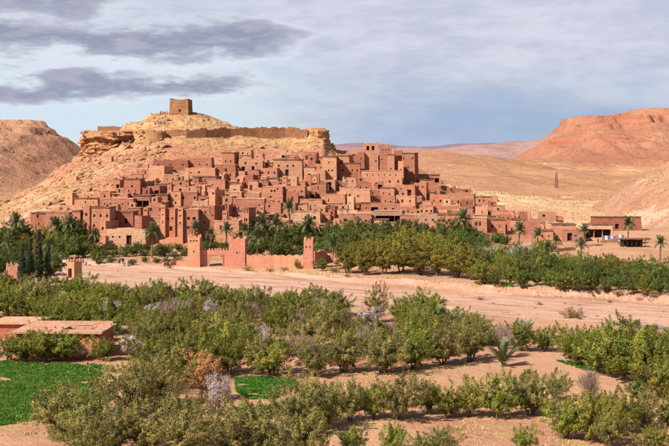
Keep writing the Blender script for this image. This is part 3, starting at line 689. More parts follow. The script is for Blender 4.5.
        for s in (-1, 1):
            cb.box(min(s * (W2 + ov), s * (W2 - .42)), max(s * (W2 + ov), s * (W2 - .42)), D0 + .43, D1 - .43, z0 - .04, z0 + th - .02)
        link('coping', cb.mesh('coping', M['brush'] if coping == 'brush' else M['roofmud']), root)
    if crenel:
        cb = MB(); W2, D0, D1 = w / 2 * bt, d / 2 - d / 2 * bt, d / 2 + d / 2 * bt
        nm = max(3, int(w / 1.25))
        for i in range(nm):
            xx = -W2 + .25 + (2 * W2 - .5) * i / (nm - 1); tall = .75 if i in (0, nm - 1) else .42
            for yy in (D0 + .2, D1 - .2): cb.box(xx - .26, xx + .26, yy - .2, yy + .2, h - .12, h + tall, 0, .35)
        nd = max(2, int(d / 1.3))
        for i in range(1, nd):
            yy = D0 + (D1 - D0) * i / nd
            for s in (-1, 1): cb.box(s * (W2 - .2) - .2, s * (W2 - .2) + .2, yy - .25, yy + .25, h - .12, h + .4, 0, .35)
        link('crenellation', cb.mesh('crenellation', m), root)['kind'] = 'stuff'
    if room:
        f0, f1, rh = room
        ww = (f1 - f0) * w; dd = min(d * .6, 4.0); rc = [(ww * .5 - .35, ww * .5 + .35, rh * .4, rh * .4 + .8, .25)] if rh > 1.9 else []
        ro = link('upper_room', wall_mesh(ww, dd, rh, .4, rc, m, seed + 5, .1, .3, .25, .03), root, ((f0 + f1) / 2 * w - w / 2, d - dd - .5, h - par))
        if rc: link('window', WIN, ro, (0, .22, rh * .4), None, (.68, 1, .78))
        tb = MB(); tb.box(-ww / 2 + .2, ww / 2 - .2, .2, dd - .2, rh - .45, rh - .3); link('roof', tb.mesh('roof', M['roofmud']), ro)
    tag(root, label, cat, group)
    HOUSES.append(dict(o=root, px0=px0, px1=px1, pyt=pyt, pyb=pyb, tone=tone, w=w, h=h, d=d, x=x, y=y, rot=rot, nw=len(keep), label=label, hand=hand, coping=coping, door=bool(dr), room=bool(room)))
    return root

def H(px0, px1, pyt, pyb, tone='pink', **k): return mud_house(k.pop('name', 'mud_house'), px0, px1, pyt, pyb, tone, **k)
def W4(n, z, s=(.7, .9), lo=.15, hi=.85): return [(lo + (hi - lo) * (i / (n - 1) if n > 1 else .5), z, s[0], s[1]) for i in range(n)]

# hand-placed houses, lowest terrace first --------------------------------------------------------
H(29, 47, 213.5, 229, 'brown', coping='brush', rot=-6, label='low brown house with dark brush roof edge at the left end of the village')
H(44, 70, 213, 234, 'pink', coping='mud', rot=-4)
H(54, 76, 219, 238, 'pink', coping='mud', rot=-7, wins=W4(2, .5))
H(69, 83, 211.5, 239, 'red', rot=-14, coping='brush')
H(81, 91, 206.5, 239, 'pink', rot=-8, wins=W4(1, .7) + W4(1, .4), batter=.09, name='mud_tower', cat='tower', label='slim pink corner tower at the left end of the lower village')
H(90, 111, 208, 241, 'pink', rot=-5, coping='brush', wins=W4(3, .72, (.6, .8)) + W4(2, .42, (.6, .8)), label='tall pink block with two window rows and dark brush coping beside the slim tower')
H(97, 108, 221, 244, 'pink', rot=-18, wins=W4(1, .6))
H(110, 134, 212.5, 234, 'red', coping='brush', rot=-3, wins=[(.22, .48, .9, 1.6), (.68, .48, .8, 1.5)], label='red house with two tall dark windows under a dark brush coping')
H(105, 146, 229, 247, 'pale', rot=-2, wins=[(.18, .5, .5, .6), (.35, .5, .5, .6)], opens=[(.585, .08, 1.5, 2.9, .7)], label='broad pale mud house with one tall dark arched doorway above the riverside bushes')
H(132, 144, 216, 245, 'pink', rot=-12, wins=W4(2, .62, (.5, .6)))
H(142, 165, 218, 237, 'brown', rot=-3, coping='mud', wins=W4(5, .30, (.75, .75), .1, .9), label='brown house with a row of five small square windows above the riverside palm')
H(147, 164, 203, 219, 'pink', rot=-9, wins=W4(2, .5), room=(.05, .5, 2.2))
H(163, 177, 209, 237, 'red', rot=-10, coping='mud', wins=[(.6, .22, .9, 1.3), (.3, .62, .5, .6), (.7, .62, .5, .6)])
H(176, 184, 208, 244, 'pink', rot=-7, batter=.12, wins=W4(1, .55, (.45, .6)) + W4(1, .75, (.45, .6)), niches=[(.5, .9, 1.0, .5)], name='mud_tower', cat='tower', label='slim tapering pink tower left of the four-window kasbah front')
H(183, 199, 210, 243, 'pink', rot=-3, coping='mud', wins=[(.32, .70, .9, .8), (.72, .70, .9, .8), (.32, .42, .9, .8), (.72, .42, .9, .8)], name='kasbah', cat='kasbah', label='pink kasbah front with four dark windows in two pairs')
H(197, 211, 207, 240, 'tan', rot=-4, coping='mud', wins=[(.3, .8, .45, .6), (.6, .8, .45, .6), (.5, .5, .45, .6)], label='tall tan block with tiny slits right of the four-window kasbah')
H(208, 216, 206, 241, 'red', rot=-20, batter=.1, wins=W4(1, .7, (.45, .6)), name='mud_tower', cat='tower', label='slim red tower with shaded right side standing behind the gateway')
H(213, 240, 221, 243, 'pink', rot=-3, wins=[(.27, .6, .55, 1.2), (.6, .6, .5, .5), (.72, .6, .5, .5)], coping='mud', label='plain pink house with one slit window behind the gateway palms')
H(240, 251, 209, 243, 'red', rot=-16, batter=.1, wins=[(.35, .62, .4, 1.0), (.65, .62, .4, 1.0), (.5, .35, .45, .7)], niches=W4(3, .88, (.4, .8), .25, .75), coping='brush', name='mud_tower', cat='tower', label='red tower with dark top edge rising behind the right gate tower')
H(250, 264, 216, 240, 'pink', rot=-4, opens=[(.22, .25, 1.3, 3.6, 1.0)], wins=[(.6, .6, .6, .6)])
H(180, 198, 192.5, 207, 'red', rot=-3, coping='mud', wins=W4(2, .55, (.7, .7)))
H(198, 208, 196, 207, 'brown', rot=-2, opens=[(.5, .25, 1.6, 1.6, .9)], wins=0)
H(205, 218, 190, 208, 'pink', rot=-22, wins=[(.7, .75, .7, .7)])
H(221, 233, 197, 213, 'tan', rot=-5, wins=1, coping='mud')
H(229, 265, 199, 214, 'pink', rot=-2, coping='mud', wins=W4(2, .5, (.5, .6)), label='long pink house with pale roof edge above the gateway')
H(264, 282, 203, 218, 'pink', rot=-6)
H(123, 141, 179.5, 197, 'red', rot=-3, coping='brush', wins=[(.5, .55, .6, .7), (.3, .3, .5, .5), (.7, .3, .5, .5)], label='red block at the upper left edge of the village below the bare slope')
H(139, 149, 181, 194, 'brown', rot=-12, wins=1)
H(146, 167, 166, 179, 'tan', rot=-14, wins=0, label='smooth windowless tan block with lit face at the upper left of the village')
H(152, 189, 160, 170, 'brown', rot=-3, wins=W4(3, .45, (.5, .5)), jit=.5)
H(99, 134, 199, 214, 'pink', rot=-2, wins=W4(5, .62, (.45, .5)) + W4(4, .3, (.45, .5)), coping='mud', label='long pink house with two rows of tiny windows at the left')
H(133, 151, 196, 210, 'brown', rot=-3, opens=[(.3, .2, 2.2, 2.0, 1.4), (.72, .2, 2.0, 2.0, 1.4)], wins=0, coping='brush')
H(154, 169, 195, 207, 'red', rot=-9, coping='brush')
H(99, 111, 191.5, 202, 'red', rot=-4, wins=1)
H(147, 161, 186, 198, 'pink', rot=-8, opens=[(.75, .2, 1.6, 1.7, 1.0)])
H(169, 182, 192, 207, 'pink', rot=-6)
H(220, 236, 153, 168, 'red', rot=-11, batter=.07, wins=[(.3, .4, .5, .6), (.7, .4, .5, .6)], coping='brush', name='mud_tower', cat='tower', label='squat red tower standing highest in the village middle below the long rampart')
H(214, 236, 165, 177, 'red', rot=-3, wins=[(.55, .4, .8, 1.2)], coping='mud')
H(180, 212, 158, 170, 'brown', rot=-2, jit=.7, wins=W4(4, .4, (.5, .5)))
H(183, 216, 168, 178, 'pink', rot=-3, jit=.35)
H(238, 263, 160, 174, 'tan', rot=-2, jit=.8, opens=[(.2, .2, 1.2, 1.6, 1.0), (.6, .3, 1.0, 1.2, 1.0)])
H(243, 255, 175, 188, 'red', rot=-13)
H(206, 226, 180, 190, 'pink', rot=-5, coping='mud')
H(272, 303, 160, 178, 'tan', rot=-3, coping='brush', wins=[(.2, .62, .7, .7), (.5, .62, .7, .7), (.7, .62, .7, .7)], opens=[(.48, .12, 1.2, 2.2, .7)], label='broad tan house with three windows and a dark doorway high in the village middle')
H(259, 278, 168, 181, 'pink', rot=-4, wins=W4(3, .55, (.6, .7)))
H(322, 337, 157, 182, 'tan', rot=-3, wins=[(.45, .42, .55, .7), (.7, .42, .55, .7), (.45, .75, .5, .5)], coping='brush', label='tall tan block at the head of the village right of the ruins')
H(335, 351, 156, 180, 'brown', rot=-12, wins=[(.4, .72, .9, .9), (.75, .6, .6, .6)], coping='brush')
H(303, 326, 170, 183, 'tan', rot=-4, wins=2)
H(323, 336, 180, 193, 'tan', rot=-4, opens=[(.45, .25, 1.6, 2.6, 1.2)], wins=0, label='tan house with one very large dark opening right of the village middle')
H(283, 306, 186, 202, 'pink', rot=-5, wins=W4(3, .58, (.6, .7)))
H(261, 284, 187, 203, 'pink', rot=-7, coping='mud', wins=[(.45, .68, .6, .7), (.6, .68, .6, .7), (.75, .8, .5, .6), (.4, .3, .6, .7)])
H(299, 323, 200, 212, 'tan', rot=-3, coping='mud')
H(292, 321, 212, 227, 'pale', rot=-3, coping='mud', wins=W4(3, .50, (.8, 1.0), .48, .80), label='pale house with three dark windows in a row beside the palms')
H(320, 346, 195, 208, 'pink', rot=-4, wins=2, coping='mud')
H(293, 306, 226, 236, 'pale', rot=-2, coping='brush', wins=1)
H(339, 371, 190, 204, 'tan', rot=-4, wins=[(.2, .55, .7, .7), (.32, .55, .7, .7), (.6, .5, .6, .6)], coping='mud')
H(339, 371, 214, 228, 'tan', rot=-2, coping='mud', wins=[(.2, .45, .9, .9), (.6, .45, .6, .6), (.85, .45, .6, .6)])
H(394, 416, 185, 200, 'red', rot=-5, opens=[(.7, .25, 1.5, 2.2, 1.0)], wins=2)
H(412, 428, 183, 200, 'red', rot=-10, wins=2)
H(399, 422, 215, 228, 'pink', rot=-3, wins=2, coping='mud')
H(429, 463, 215, 228, 'red', rot=-3, coping='brush', wins=W4(6, .46, (.75, .8), .10, .92), label='long red house with six square windows in one row above the palm grove')
H(419, 434, 206.5, 218, 'pink', rot=-3, wins=W4(3, .5, (.6, .7)), coping='mud')
H(439, 461, 206.5, 217, 'red', rot=-4, wins=3)
H(460, 474, 200, 214, 'brown', rot=-7)
H(472, 488, 218, 234, 'pink', rot=-6, wins=[(.25, .5, .6, 1.3), (.5, .5, .6, 1.3)], coping='mud')
H(486, 506, 220, 234, 'red', rot=-3, coping='brush', wins=2)
H(449, 470, 192, 204, 'brown', rot=-6, jit=.6, wins=2)
H(429, 451, 195, 208, 'red', rot=-4, jit=.6)
H(424, 441, 186, 197, 'red', rot=-6, jit=.7, wins=2)
H(499, 513, 215, 230, 'red', rot=-5, wins=2)
H(511, 524, 220, 233, 'pink', rot=-3, wins=1, coping='brush')
H(539, 557, 212, 228, 'tan', rot=-4, wins=[(.25, .7, 1.0, .8), (.6, .3, .5, .7)], label='tan house with one wide high window at the right end of the village')
H(554, 565, 217, 229, 'red', rot=-6, opens=[(.5, .15, 1.9, 2.2, 1.2)], wins=0)
H(553, 577, 225, 240, 'pink', rot=-3, wins=1, coping='brush')
H(538, 554, 231, 242, 'pink', rot=-3, coping='brush', wins=2)
H(564, 586, 230, 242, 'tan', rot=-3, opens=[(.25, .1, 1.5, 2.3, .9)], coping='mud', wins=1)
H(474, 489, 207, 219, 'tan', rot=-8, jit=.5)
H(519, 541, 222, 235, 'pink', rot=-4, wins=3)

for x0, x1, a, b, tn, lb in [(107.5, 112, 207, 236, 'pink', 'slim tower between tall pink block and red two-window house'), (143, 147.5, 208, 238, 'red', 'slim red tower left of the five-window brown house'), (160.5, 165, 205, 238, 'pink', 'slim tower right of the five-window brown house'), (222, 227, 211, 242, 'tan', 'slim tan tower rising above the gateway opening'),
                             (259, 264, 206, 236, 'pink', 'slim pink tower left of the tall garden palm'), (196, 200, 186, 205, 'red', 'slim red turret above the four-window kasbah'), (282, 287, 176, 200, 'pink', 'slim pink turret in the upper middle of the village'), (312, 317, 174, 196, 'tan', 'slim tan turret left of the large dark opening'), (167, 171.5, 182, 204, 'red', 'slim red turret at the upper left of the village')]:
    H(x0, x1, a, b, tn, rot=-5, depth=2.4, batter=.12, wins=[(.5, .45, .35, .5), (.5, .68, .35, .5)], niches=[(.32, .88, .35, .5), (.68, .88, .35, .5)], coping=None, crenel=False, name='mud_tower', cat='tower', label=lb)
# the big kasbah on the shoulder -------------------------------------------------------------------
KG = 'towers and wings of the upper kasbah'
H(363, 402, 156, 176, 'pink', rot=-3, depth=5, coping='mud', wins=W4(4, .6, (.45, .6)), name='kasbah_wing', cat='building', group=KG, label='tall pink kasbah block from which the crenellated towers rise')
H(362, 378.5, 143.5, 177.5, 'pink', rot=-1.5, depth=4, crenel=True, batter=.05, opens=[(.35, .80, 1.0, 1.6, .8), (.68, .80, 1.0, 1.6, .8)], wins=W4(2, .45, (.5, .7)), name='kasbah_tower', cat='tower', group=KG, label='broad crenellated kasbah tower with two open arches at the top')
H(379.5, 392, 145.5, 179, 'pink', rot=-1.5, depth=4, crenel=True, batter=.06, wins=W4(2, .55, (.45, .6)), niches=W4(3, .84, (.5, .7), .25, .75), name='kasbah_tower', cat='tower', group=KG, label='second crenellated kasbah tower just right of the open-arched one')
H(387, 395, 155, 184.5, 'pink', rot=-6, depth=3.2, batter=.10, wins=W4(1, .5, (.45, .6)), coping='brush', name='kasbah_tower', cat='tower', group=KG, label='slim kasbah turret in front of the second crenellated tower')
H(399.5, 416.5, 153.5, 183, 'brown', rot=-24, depth=4.2, batter=.08, wins=W4(2, .8, (.5, .8)) + W4(1, .5, (.5, .8)), coping='brush', name='kasbah_tower', cat='tower', group=KG, label='dark brown kasbah tower at the right end with deeply shaded side')
H(394, 403, 150.5, 177, 'red', rot=-2, depth=4, batter=.06, crenel=True, wins=W4(2, .7, (.4, .6)), name='kasbah_tower', cat='tower', group=KG, label='red crenellated kasbah tower between the pair and the dark end tower')
H(397.5, 404, 161, 185, 'pink', rot=-6, depth=2.8, batter=.1, wins=W4(1, .6, (.4, .6)), name='kasbah_tower', cat='tower', group=KG, label='narrow kasbah turret left of the dark brown end tower')
H(357, 365, 152, 177, 'red', rot=-6, depth=3.4, batter=.08, wins=W4(1, .7, (.4, .6)), name='kasbah_tower', cat='tower', group=KG, label='red turret at the left end of the upper kasbah')
H(339, 361, 163.5, 181, 'red', rot=-3, coping='brush', wins=W4(4, .55, (.5, .7)), name='kasbah_wing', cat='building', group=KG, label='low red kasbah wing with a window row left of the turrets')
H(360, 403, 171, 188, 'pink', rot=-3, depth=6, coping='mud', wins=W4(6, .72, (.4, .5)) + W4(2, .3, (.6, .9), .7, .9), name='kasbah_wing', cat='building', group=KG, label='long plain front wing below the upper kasbah towers')
H(404, 441, 175, 186, 'brown', rot=-3, depth=5, coping='brush', opens=[(.72, .30, 2.6, 1.7, 1.2), (.9, .30, 1.6, 1.7, 1.2)], wins=0, name='kasbah_wing', cat='building', group=KG, label='low brown annex with dark flat roof right of the kasbah towers')

# hillside cafe with canopies ----------------------------------------------------------------------
cafe = H(374, 402, 211, 225, 'pale', rot=-2, depth=5, coping='mud', opens=[(.16, .22, 2.0, 1.9, 2.2), (.39, .22, 2.0, 1.9, 2.2), (.62, .22, 2.0, 1.9, 2.2), (.85, .22, 1.8, 1.9, 2.2)], wins=0, name='cafe_building', cat='cafe', label='pale cafe with a dark four-bay porch above the palm grove')
H(370, 401, 203.5, 216, 'pink', rot=-2, depth=4, opens=[(.12, .2, 2.6, 2.0, 1.6)], wins=W4(2, .4, (.8, .9), .5, .75), label='pink house with a white canvas awning behind the porch cafe')
def awning(px0, px1, py, pyb, mat, label, drop=0.3, deep=3.0):
    x, y, z = hit((px0 + px1) / 2, pyb); k = y / F; w = (px1 - px0) * k; h = (pyb - py) * k
    root = empty('awning', (x, y - 2.6, z)); b = MB(); n = 6
    for i in range(n):
        for j in range(3):
            f = lambda a, c: (-w / 2 + w * a / n, c * deep / 3, h - drop * (1 - c / 3) - .12 * math.sin(math.pi * a / n))
            b.quad(f(i, j), f(i + 1, j), f(i + 1, j + 1), f(i, j + 1)); q = [f(i, j), f(i, j + 1), f(i + 1, j + 1), f(i + 1, j)]; b.quad(*[(a, c, e - .04) for a, c, e in q])
    link('canopy', b.mesh('canopy', mat), root)
    for s in (-1, 1):
        p = MB(); p.tube([(s * (w / 2 - .1), .05, -2.5), (s * (w / 2 - .1), .05, h - drop - .06)], [.06, .05]); link('post', p.mesh('post', M['palewood']), root)
    tag(root, label, 'awning')
awning(371, 400, 205.5, 212, M['white'], 'long white canvas awning over the terrace behind the porch cafe')
awning(381, 394, 197.5, 204, M['white'], 'small pale awning on a roof terrace above the long white awning', .9, 2.2)
H(380, 396, 196.5, 207, 'pink', rot=-4, wins=2)
H(584, 613, 225, 240, 'pale', rot=-3, depth=5, coping='brush', opens=[(.2, .14, 2.6, 2.6, 2.2), (.5, .14, 2.6, 2.6, 2.2), (.8, .14, 2.6, 2.6, 2.2)], wins=0, name='cafe_building', cat='cafe', label='pale cafe with a dark three-bay porch at the far right of the village')
H(592, 642, 217.5, 231, 'red', rot=-2, depth=4, coping='brush', opens=[(.28, .15, 1.3, 1.7, .8), (.5, .15, 1.3, 1.7, .8)], wins=0, label='long low red house with brush roof under the streaked slope at right')

# filler houses packed up the slope, row by row -----------------------------------------------------
rows = [(162, 238, 330), (167, 170, 352), (172, 153, 345), (177, 140, 345), (182, 130, 430), (187, 116, 442), (192, 110, 452), (197, 104, 462), (202, 96, 478), (207, 64, 490), (212, 88, 500), (217, 100, 512), (222, 120, 520), (227, 250, 535), (232, 250, 545), (239, 185, 345)]
fr = random.Random(5)
def free(px, py, wpx, x, y, wm):
    for q in HOUSES:
        cx, cy = q['x'] - math.sin(q['rot']) * q['d'] / 2, q['y'] + math.cos(q['rot']) * q['d'] / 2
        ox = abs(cx - x) - (q['w'] + wm) / 2; oy = abs(cy - (y + 1.7)) - (q['d'] + 3.2) / 2
        if ox < -0.25 and oy < -0.4: return False
    return True
for (py, a, b) in rows:
    px = a
    while px < b:
        wpx = fr.uniform(6, 17) if fr.random() < .7 else fr.uniform(16, 26); p = py + fr.uniform(-2.5, 2.5); c = px + wpx / 2
        x, y, z = hit(c, p); k = y / F
        if free(c, p, wpx, x, y, wpx * k) and z < 34:
            hp = (fr.uniform(1.6, 3.1) if fr.random() < .82 else fr.uniform(3.6, 5.2)) / k
            mud_house('mud_house', px, px + wpx, p - hp, p, fr.choice(['pink', 'pink', 'red', 'tan', 'brown', 'pale', 'pink', 'red']), depth=fr.uniform(2.6, 4.0), at=(x, y, z), hand=False,
                      coping=fr.choice([None, 'mud', 'mud', 'brush', None]), jit=fr.choice([.15, .25, .5, .9]), room=(.1, .55, 2.1) if fr.random() < .16 and wpx > 13 else None,
                      door=(.3, .9, 1.8) if fr.random() < .25 else None, opens=[(.7, .2, 1.5, 1.5, 1.2)] if fr.random() < .14 else ())
            px += wpx * fr.uniform(.9, 1.05)
        else: px += 3.0
# labels: the terrace row a house stands in (counted up from the palms) and its place in that row
ordered = sorted([q for q in HOUSES if not q['label']], key=lambda q: -q['pyb'])
rowsl = {}
for q in ordered: rowsl.setdefault(int((250 - q['pyb']) // 9), []).append(q)
for ri, key in enumerate(sorted(rowsl)):
    for ci, q in enumerate(sorted(rowsl[key], key=lambda q: q['px0'] + q['px1'])):
        size = 'tall' if q['h'] > 6 else ('long' if q['w'] > 9 else ('small' if q['w'] < 4.5 else 'low'))
        ft = 'brush-topped' if q['coping'] == 'brush' else ('two-level' if q['room'] else ('windowless' if not q['nw'] else NUM[q['nw']] + '-window'))
        tone = {'tan': 'tan', 'pale': 'pale'}.get(q['tone'], q['tone'])
        q['o']['label'] = f"{size} {tone} {ft} mud house, {ORD[ci + 1]} from left in the {ORD[ri + 1]} village row up"

# ------------------------------------------------------------------ walls, gate, summit ruins
def wall_run(name, pts, tops, thick, mat, label, cat='wall', jit=0.15, merlon=0.0, group=None, fnd=1.5):
    """a free-standing mud wall along photo points (base column,row) with a top row for each"""
    P = [hit(*p) for p in pts]; b = MB(); L = []
    for i, (p, t) in enumerate(zip(P, tops)): L.append((Vector((p[0], p[1], 0)), p[2], CAMZ - (t - HY) * p[1] / F))
    S = []
    for (a, za, ta), (c, zc, tc) in zip(L[:-1], L[1:]):
        n = max(1, int((c - a).length / 0.8))
        for i in range(n): f = i / n; S.append((a.lerp(c, f), za + (zc - za) * f, ta + (tc - ta) * f))
    S.append(L[-1]); o = S[0][0]; z0 = S[0][1]
    top = []
    for i, (p, zb, zt) in enumerate(S):
        d = (S[min(i + 1, len(S) - 1)][0] - S[max(i - 1, 0)][0]).normalized(); n = Vector((-d.y, d.x, 0)) * thick / 2
        j = jit * float(vn(i * .7, len(pts) * 3.1 + thick, 4)) + jit * .6 * float(vn(i * 1.9, 9.1, 2)) + (merlon if merlon and i % 2 == 0 else 0)
        q = p - o; w0 = 1.25
        top.append([(q.x - n.x * w0, q.y - n.y * w0, zb - z0 - fnd), (q.x - n.x, q.y - n.y, zt - z0 + j), (q.x + n.x, q.y + n.y, zt - z0 + j), (q.x + n.x * w0, q.y + n.y * w0, zb - z0 - fnd)])
    for A, B in zip(top[:-1], top[1:]):
        if merlon: 
            pass
        b.quad(A[1], A[0], B[0], B[1]); b.quad(A[2], A[1], B[1], B[2]); b.quad(A[3], A[2], B[2], B[3])
    b.quad(*top[0]); b.quad(*reversed(top[-1]))
    ob = link(name, b.mesh(name, mat), None, (o.x, o.y, z0)); tag(ob, label, cat, group, 'thing'); return ob
GG = 'riverside gateway and garden wall'
GT = dict(tone='gate', group=GG, cat='tower', name='gate_tower', jit=.04)
H(187.5, 200, 238, 267, rot=-2, depth=3.4, crenel=True, batter=.05, wins=W4(1, .5, (.35, .45)), niches=W4(3, .86, (.5, .5), .25, .75), label='pink gate tower left of the riverside gateway', **GT)
H(228.5, 245.5, 239.5, 268, rot=-3, depth=3.6, crenel=True, batter=.04, wins=W4(1, .5, (.35, .45)), label='wide pink gate tower right of the riverside gateway with dark shaded side', **GT)
H(303, 313.5, 240.5, 269, rot=-4, depth=2.8, crenel=True, batter=.07, wins=[], niches=W4(3, .72, (.35, .6), .3, .7), label='slim pink tower at the right end of the garden wall', **GT)
H(64, 77, 262, 279, 'tan', rot=-30, depth=2.6, crenel=True, batter=.04, wins=0, opens=[(.4, .06, 1.1, 2.1, .9)], jit=.04, name='gate_tower', cat='tower', group='small towers by the left riverbank', label='small tan corner tower with a dark doorway beside the cypresses')
H(5, 18.5, 266.5, 280, 'tan', rot=-6, depth=2.8, crenel=True, batter=.04, wins=0, jit=.04, name='gate_tower', cat='tower', group='small towers by the left riverbank', label='small windowless tan tower at the left edge of the photo')
wall_run('garden_wall', [(-8, 281), (6, 281)], [274, 274], .4, M['tan'], 'short tan wall joining the small tower at the left edge')
def gateway():
    x, y, z = hit(215, 266.5); k = y / F
    root = empty('gateway', (x, y, z)); w = 31 * k; h = 16.5 * k; b = MB(); t = .8
    # piers, lintel and merlons round an open doorway
    d0, d1, dh = (209.5 - 199.5) * k - w / 2, (222.5 - 199.5) * k - w / 2, 14.6 * k - 0.9
    p = MB(); p.box(-w / 2, d0, 0, t, -1.5, h); link('pier', p.mesh('pier', M['gate']), root)
    p = MB(); p.box(d1, w / 2, 0, t, -1.5, h - .1); link('pier', p.mesh('pier', M['gate']), root)
    p = MB(); p.box(d0 + .003, d1 - .003, .004, t - .004, dh, h - .05); link('lintel', p.mesh('lintel', M['gate']), root)
    p = MB(); p.box(d0 - .28, d0 + .05, -.12, .1, 0, dh + .3); p.box(d1 - .05, d1 + .28, -.12, .1, 0, dh + .3); p.box(d0 + .06, d1 - .06, -.12, .1, dh - .02, dh + .28); link('door_surround', p.mesh('door_surround', M['pale']), root)
    p = MB(); n = 11
    for i in range(n): xx = -w / 2 + .3 + (w - .6) * i / (n - 1); p.box(xx - .22, xx + .22, .15, t - .15, h - .12, h + .38, 0, .4)
    link('crenellation', p.mesh('crenellation', M['pale']), root)['kind'] = 'stuff'
    tag(root, 'low pink gateway with open rectangular doorway between two gate towers', 'gate', GG)
gateway()
wall_run('garden_wall', [(246.5, 268.5), (275, 268.5), (303.5, 268.5)], [255.5, 256, 255.5], .45, M['gate'], 'long crenellated pink garden wall between wide gate tower and slim tower', merlon=.35, jit=.05, group=GG)
wall_run('garden_wall', [(314, 266), (326, 262), (345, 262)], [252, 251, 256], .45, M['gate'], 'broken pink garden wall right of the slim tower', jit=.5)
wall_run('garden_wall', [(163, 266), (176, 265), (188.5, 265.5)], [262.5, 261, 262], .5, M['pink'], 'low crumbling mud wall left of the left gate tower', jit=.25)
wall_run('garden_wall', [(345, 238), (358, 240), (372, 240)], [232, 234, 236], .45, M['pink'], 'low pink wall peeping through the palm grove', jit=.4)
for i, (pts, tops, lb) in enumerate([
    ([(556, 252), (575, 250), (600, 250)], [248.5, 247, 247], 'low pale wall on the bare terrace left of the pergola'),
    ([(600, 243), (625, 242), (650, 240)], [240, 239, 237.5], 'low wall behind the pergola below the streaked slope'),
    ([(545, 246), (562, 245)], [242.5, 242], 'short low wall at the foot of the right village end')]):
    wall_run('terrace_wall', pts, tops, .5, M['pale'], lb, jit=.2)
# terrace walls threading the village
tr = random.Random(3)
TW = [(150, 176, 186), (176, 172, 150), (236, 178, 262), (262, 183, 300), (300, 184, 325), (160, 190, 180), (218, 193, 245), (305, 194, 330), (345, 207, 372), (372, 230, 430), (430, 206, 412), (268, 222, 292), (462, 236, 500), (405, 205, 420), (440, 218, 470), (105, 206, 128), (335, 186, 362), (362, 200, 392)]
tw2 = random.Random(8)
for _ in range(34):
    py_ = tw2.uniform(164, 228); lo = 105 + max(0, 190 - py_) * 1.3; hi = min(500, 345 + (py_ - 165) * 3.2); a_ = tw2.uniform(lo, hi); TW.append((a_, py_, a_ + tw2.uniform(9, 24)))
for i, (a, py, b) in enumerate(TW):
    a, b = min(a, b), max(a, b)
    wall_run('terrace_wall', [(a, py), ((a + b) / 2, py - .6), (b, py + .3)], [py - 3.6, py - 4.0, py - 3.2], .5, M[tr.choice(['pale', 'tan', 'pink'])],
             f'{ORD[i + 1]} longest-to-place thin terrace wall among the village houses', jit=.25, group='terrace walls inside the village')
tw = sorted([o for o in bpy.data.objects if o.get('group') == 'terrace walls inside the village'], key=lambda o: HX + F * o.location.x / o.location.y)
for i, o in enumerate(tw): o['label'] = f'thin low terrace wall inside the village, {ORD[i + 1]} from left among the terrace walls'

# summit: granary tower, ramparts, bastion
H(168, 189.5, 99, 115, 'stone', rot=-9, depth=6.5, batter=.06, jit=.45, wins=0, opens=[(.55, .2, .8, 1.0, .8)], name='granary_tower', cat='tower', group='ruins on the summit', label='square ruined brown granary tower crowning the hilltop')
RP = dict(cat='rampart', group='ruins on the summit')
wall_run('rampart', [(186, 136), (205, 136), (230, 135.5), (255, 135.5), (285, 136), (308, 136)], [129, 129.5, 128, 127.5, 128, 129.5], 1.1, M['stone'], 'long dark rampart wall running along the ridge right of the summit', jit=.55, **RP)
wall_run('rampart', [(162, 137), (175, 135.5), (188, 135.5)], [131, 130, 129.5], 1.0, M['stone'], 'stepped rampart piece between the bastion and the long ridge wall', jit=.4, **RP)
wall_run('rampart', [(97.5, 129.5), (104, 129.5), (114, 129), (122, 128)], [126, 126.5, 126, 127], .9, M['stone'], 'short ruined wall on the edge of the western cliff', jit=.35, **RP)
wall_run('rampart', [(305, 136), (314, 134.5), (322, 134.5)], [129, 128.5, 129], .9, M['stone'], 'dark wall stub built into the rock at the ridge end', jit=.3, **RP)
wall_run('rampart', [(118, 134), (130, 133), (143, 134)], [130.5, 129.5, 130], .8, M['stone'], 'low rampart remnant left of the round bastion', jit=.4, **RP)
for (x0, x1, a, b, lb) in ((68, 72, 166, 169.5, 'tiny ruined hut on the bedded slope under the western cliff'), (66, 77, 177, 182, 'ruined pink hut half way down the bedded left slope'), (104, 112, 157, 162, 'small stone hut below the western cliff band')):
    H(x0, x1, a, b, 'tan', rot=-8, depth=2.6, jit=.5, wins=0, name='ruined_hut', cat='hut', group='lone ruins on the slope', label=lb)
def bastion():
    x, y, z = hit(154.5, 142); k = y / F; r = 10.5 * k; h = 10.5 * k
    root = empty('bastion', (x, y + r * .8, z)); b = MB(); n = 22
    for i in range(n):
        a0, a1 = 2 * math.pi * i / n, 2 * math.pi * (i + 1) / n
        f = lambda a, rr, zz: (rr * math.cos(a), rr * .8 * math.sin(a), zz + (.25 * float(vn(a * 3, 1.3, 2)) if zz > 1 else 0))
        b.quad(f(a0, r * 1.06, -4), f(a1, r * 1.06, -4), f(a1, r, h), f(a0, r, h)); b.quad(f(a0, r, h), f(a1, r, h), f(a1, r - .6, h), f(a0, r - .6, h)); b.quad(f(a0, r - .6, h), f(a1, r - .6, h), f(a1, r - .6, h - .9), f(a0, r - .6, h - .9))
    link('wall', b.mesh('wall', M['stone']), root)
    c = MB(); c.v = [((r - .5) * math.cos(2 * math.pi * i / n), (r - .5) * .8 * math.sin(2 * math.pi * i / n), h - .85) for i in range(n)]; c.f = [tuple(range(n))]; c.mi = [0]
    link('floor', c.mesh('floor', M['roofmud']), root)
    tag(root, 'rounded brown bastion below the summit with visitors standing on it', 'bastion', 'ruins on the summit'); return x, y + r * .8, z + h - .85, r
BAS = bastion()

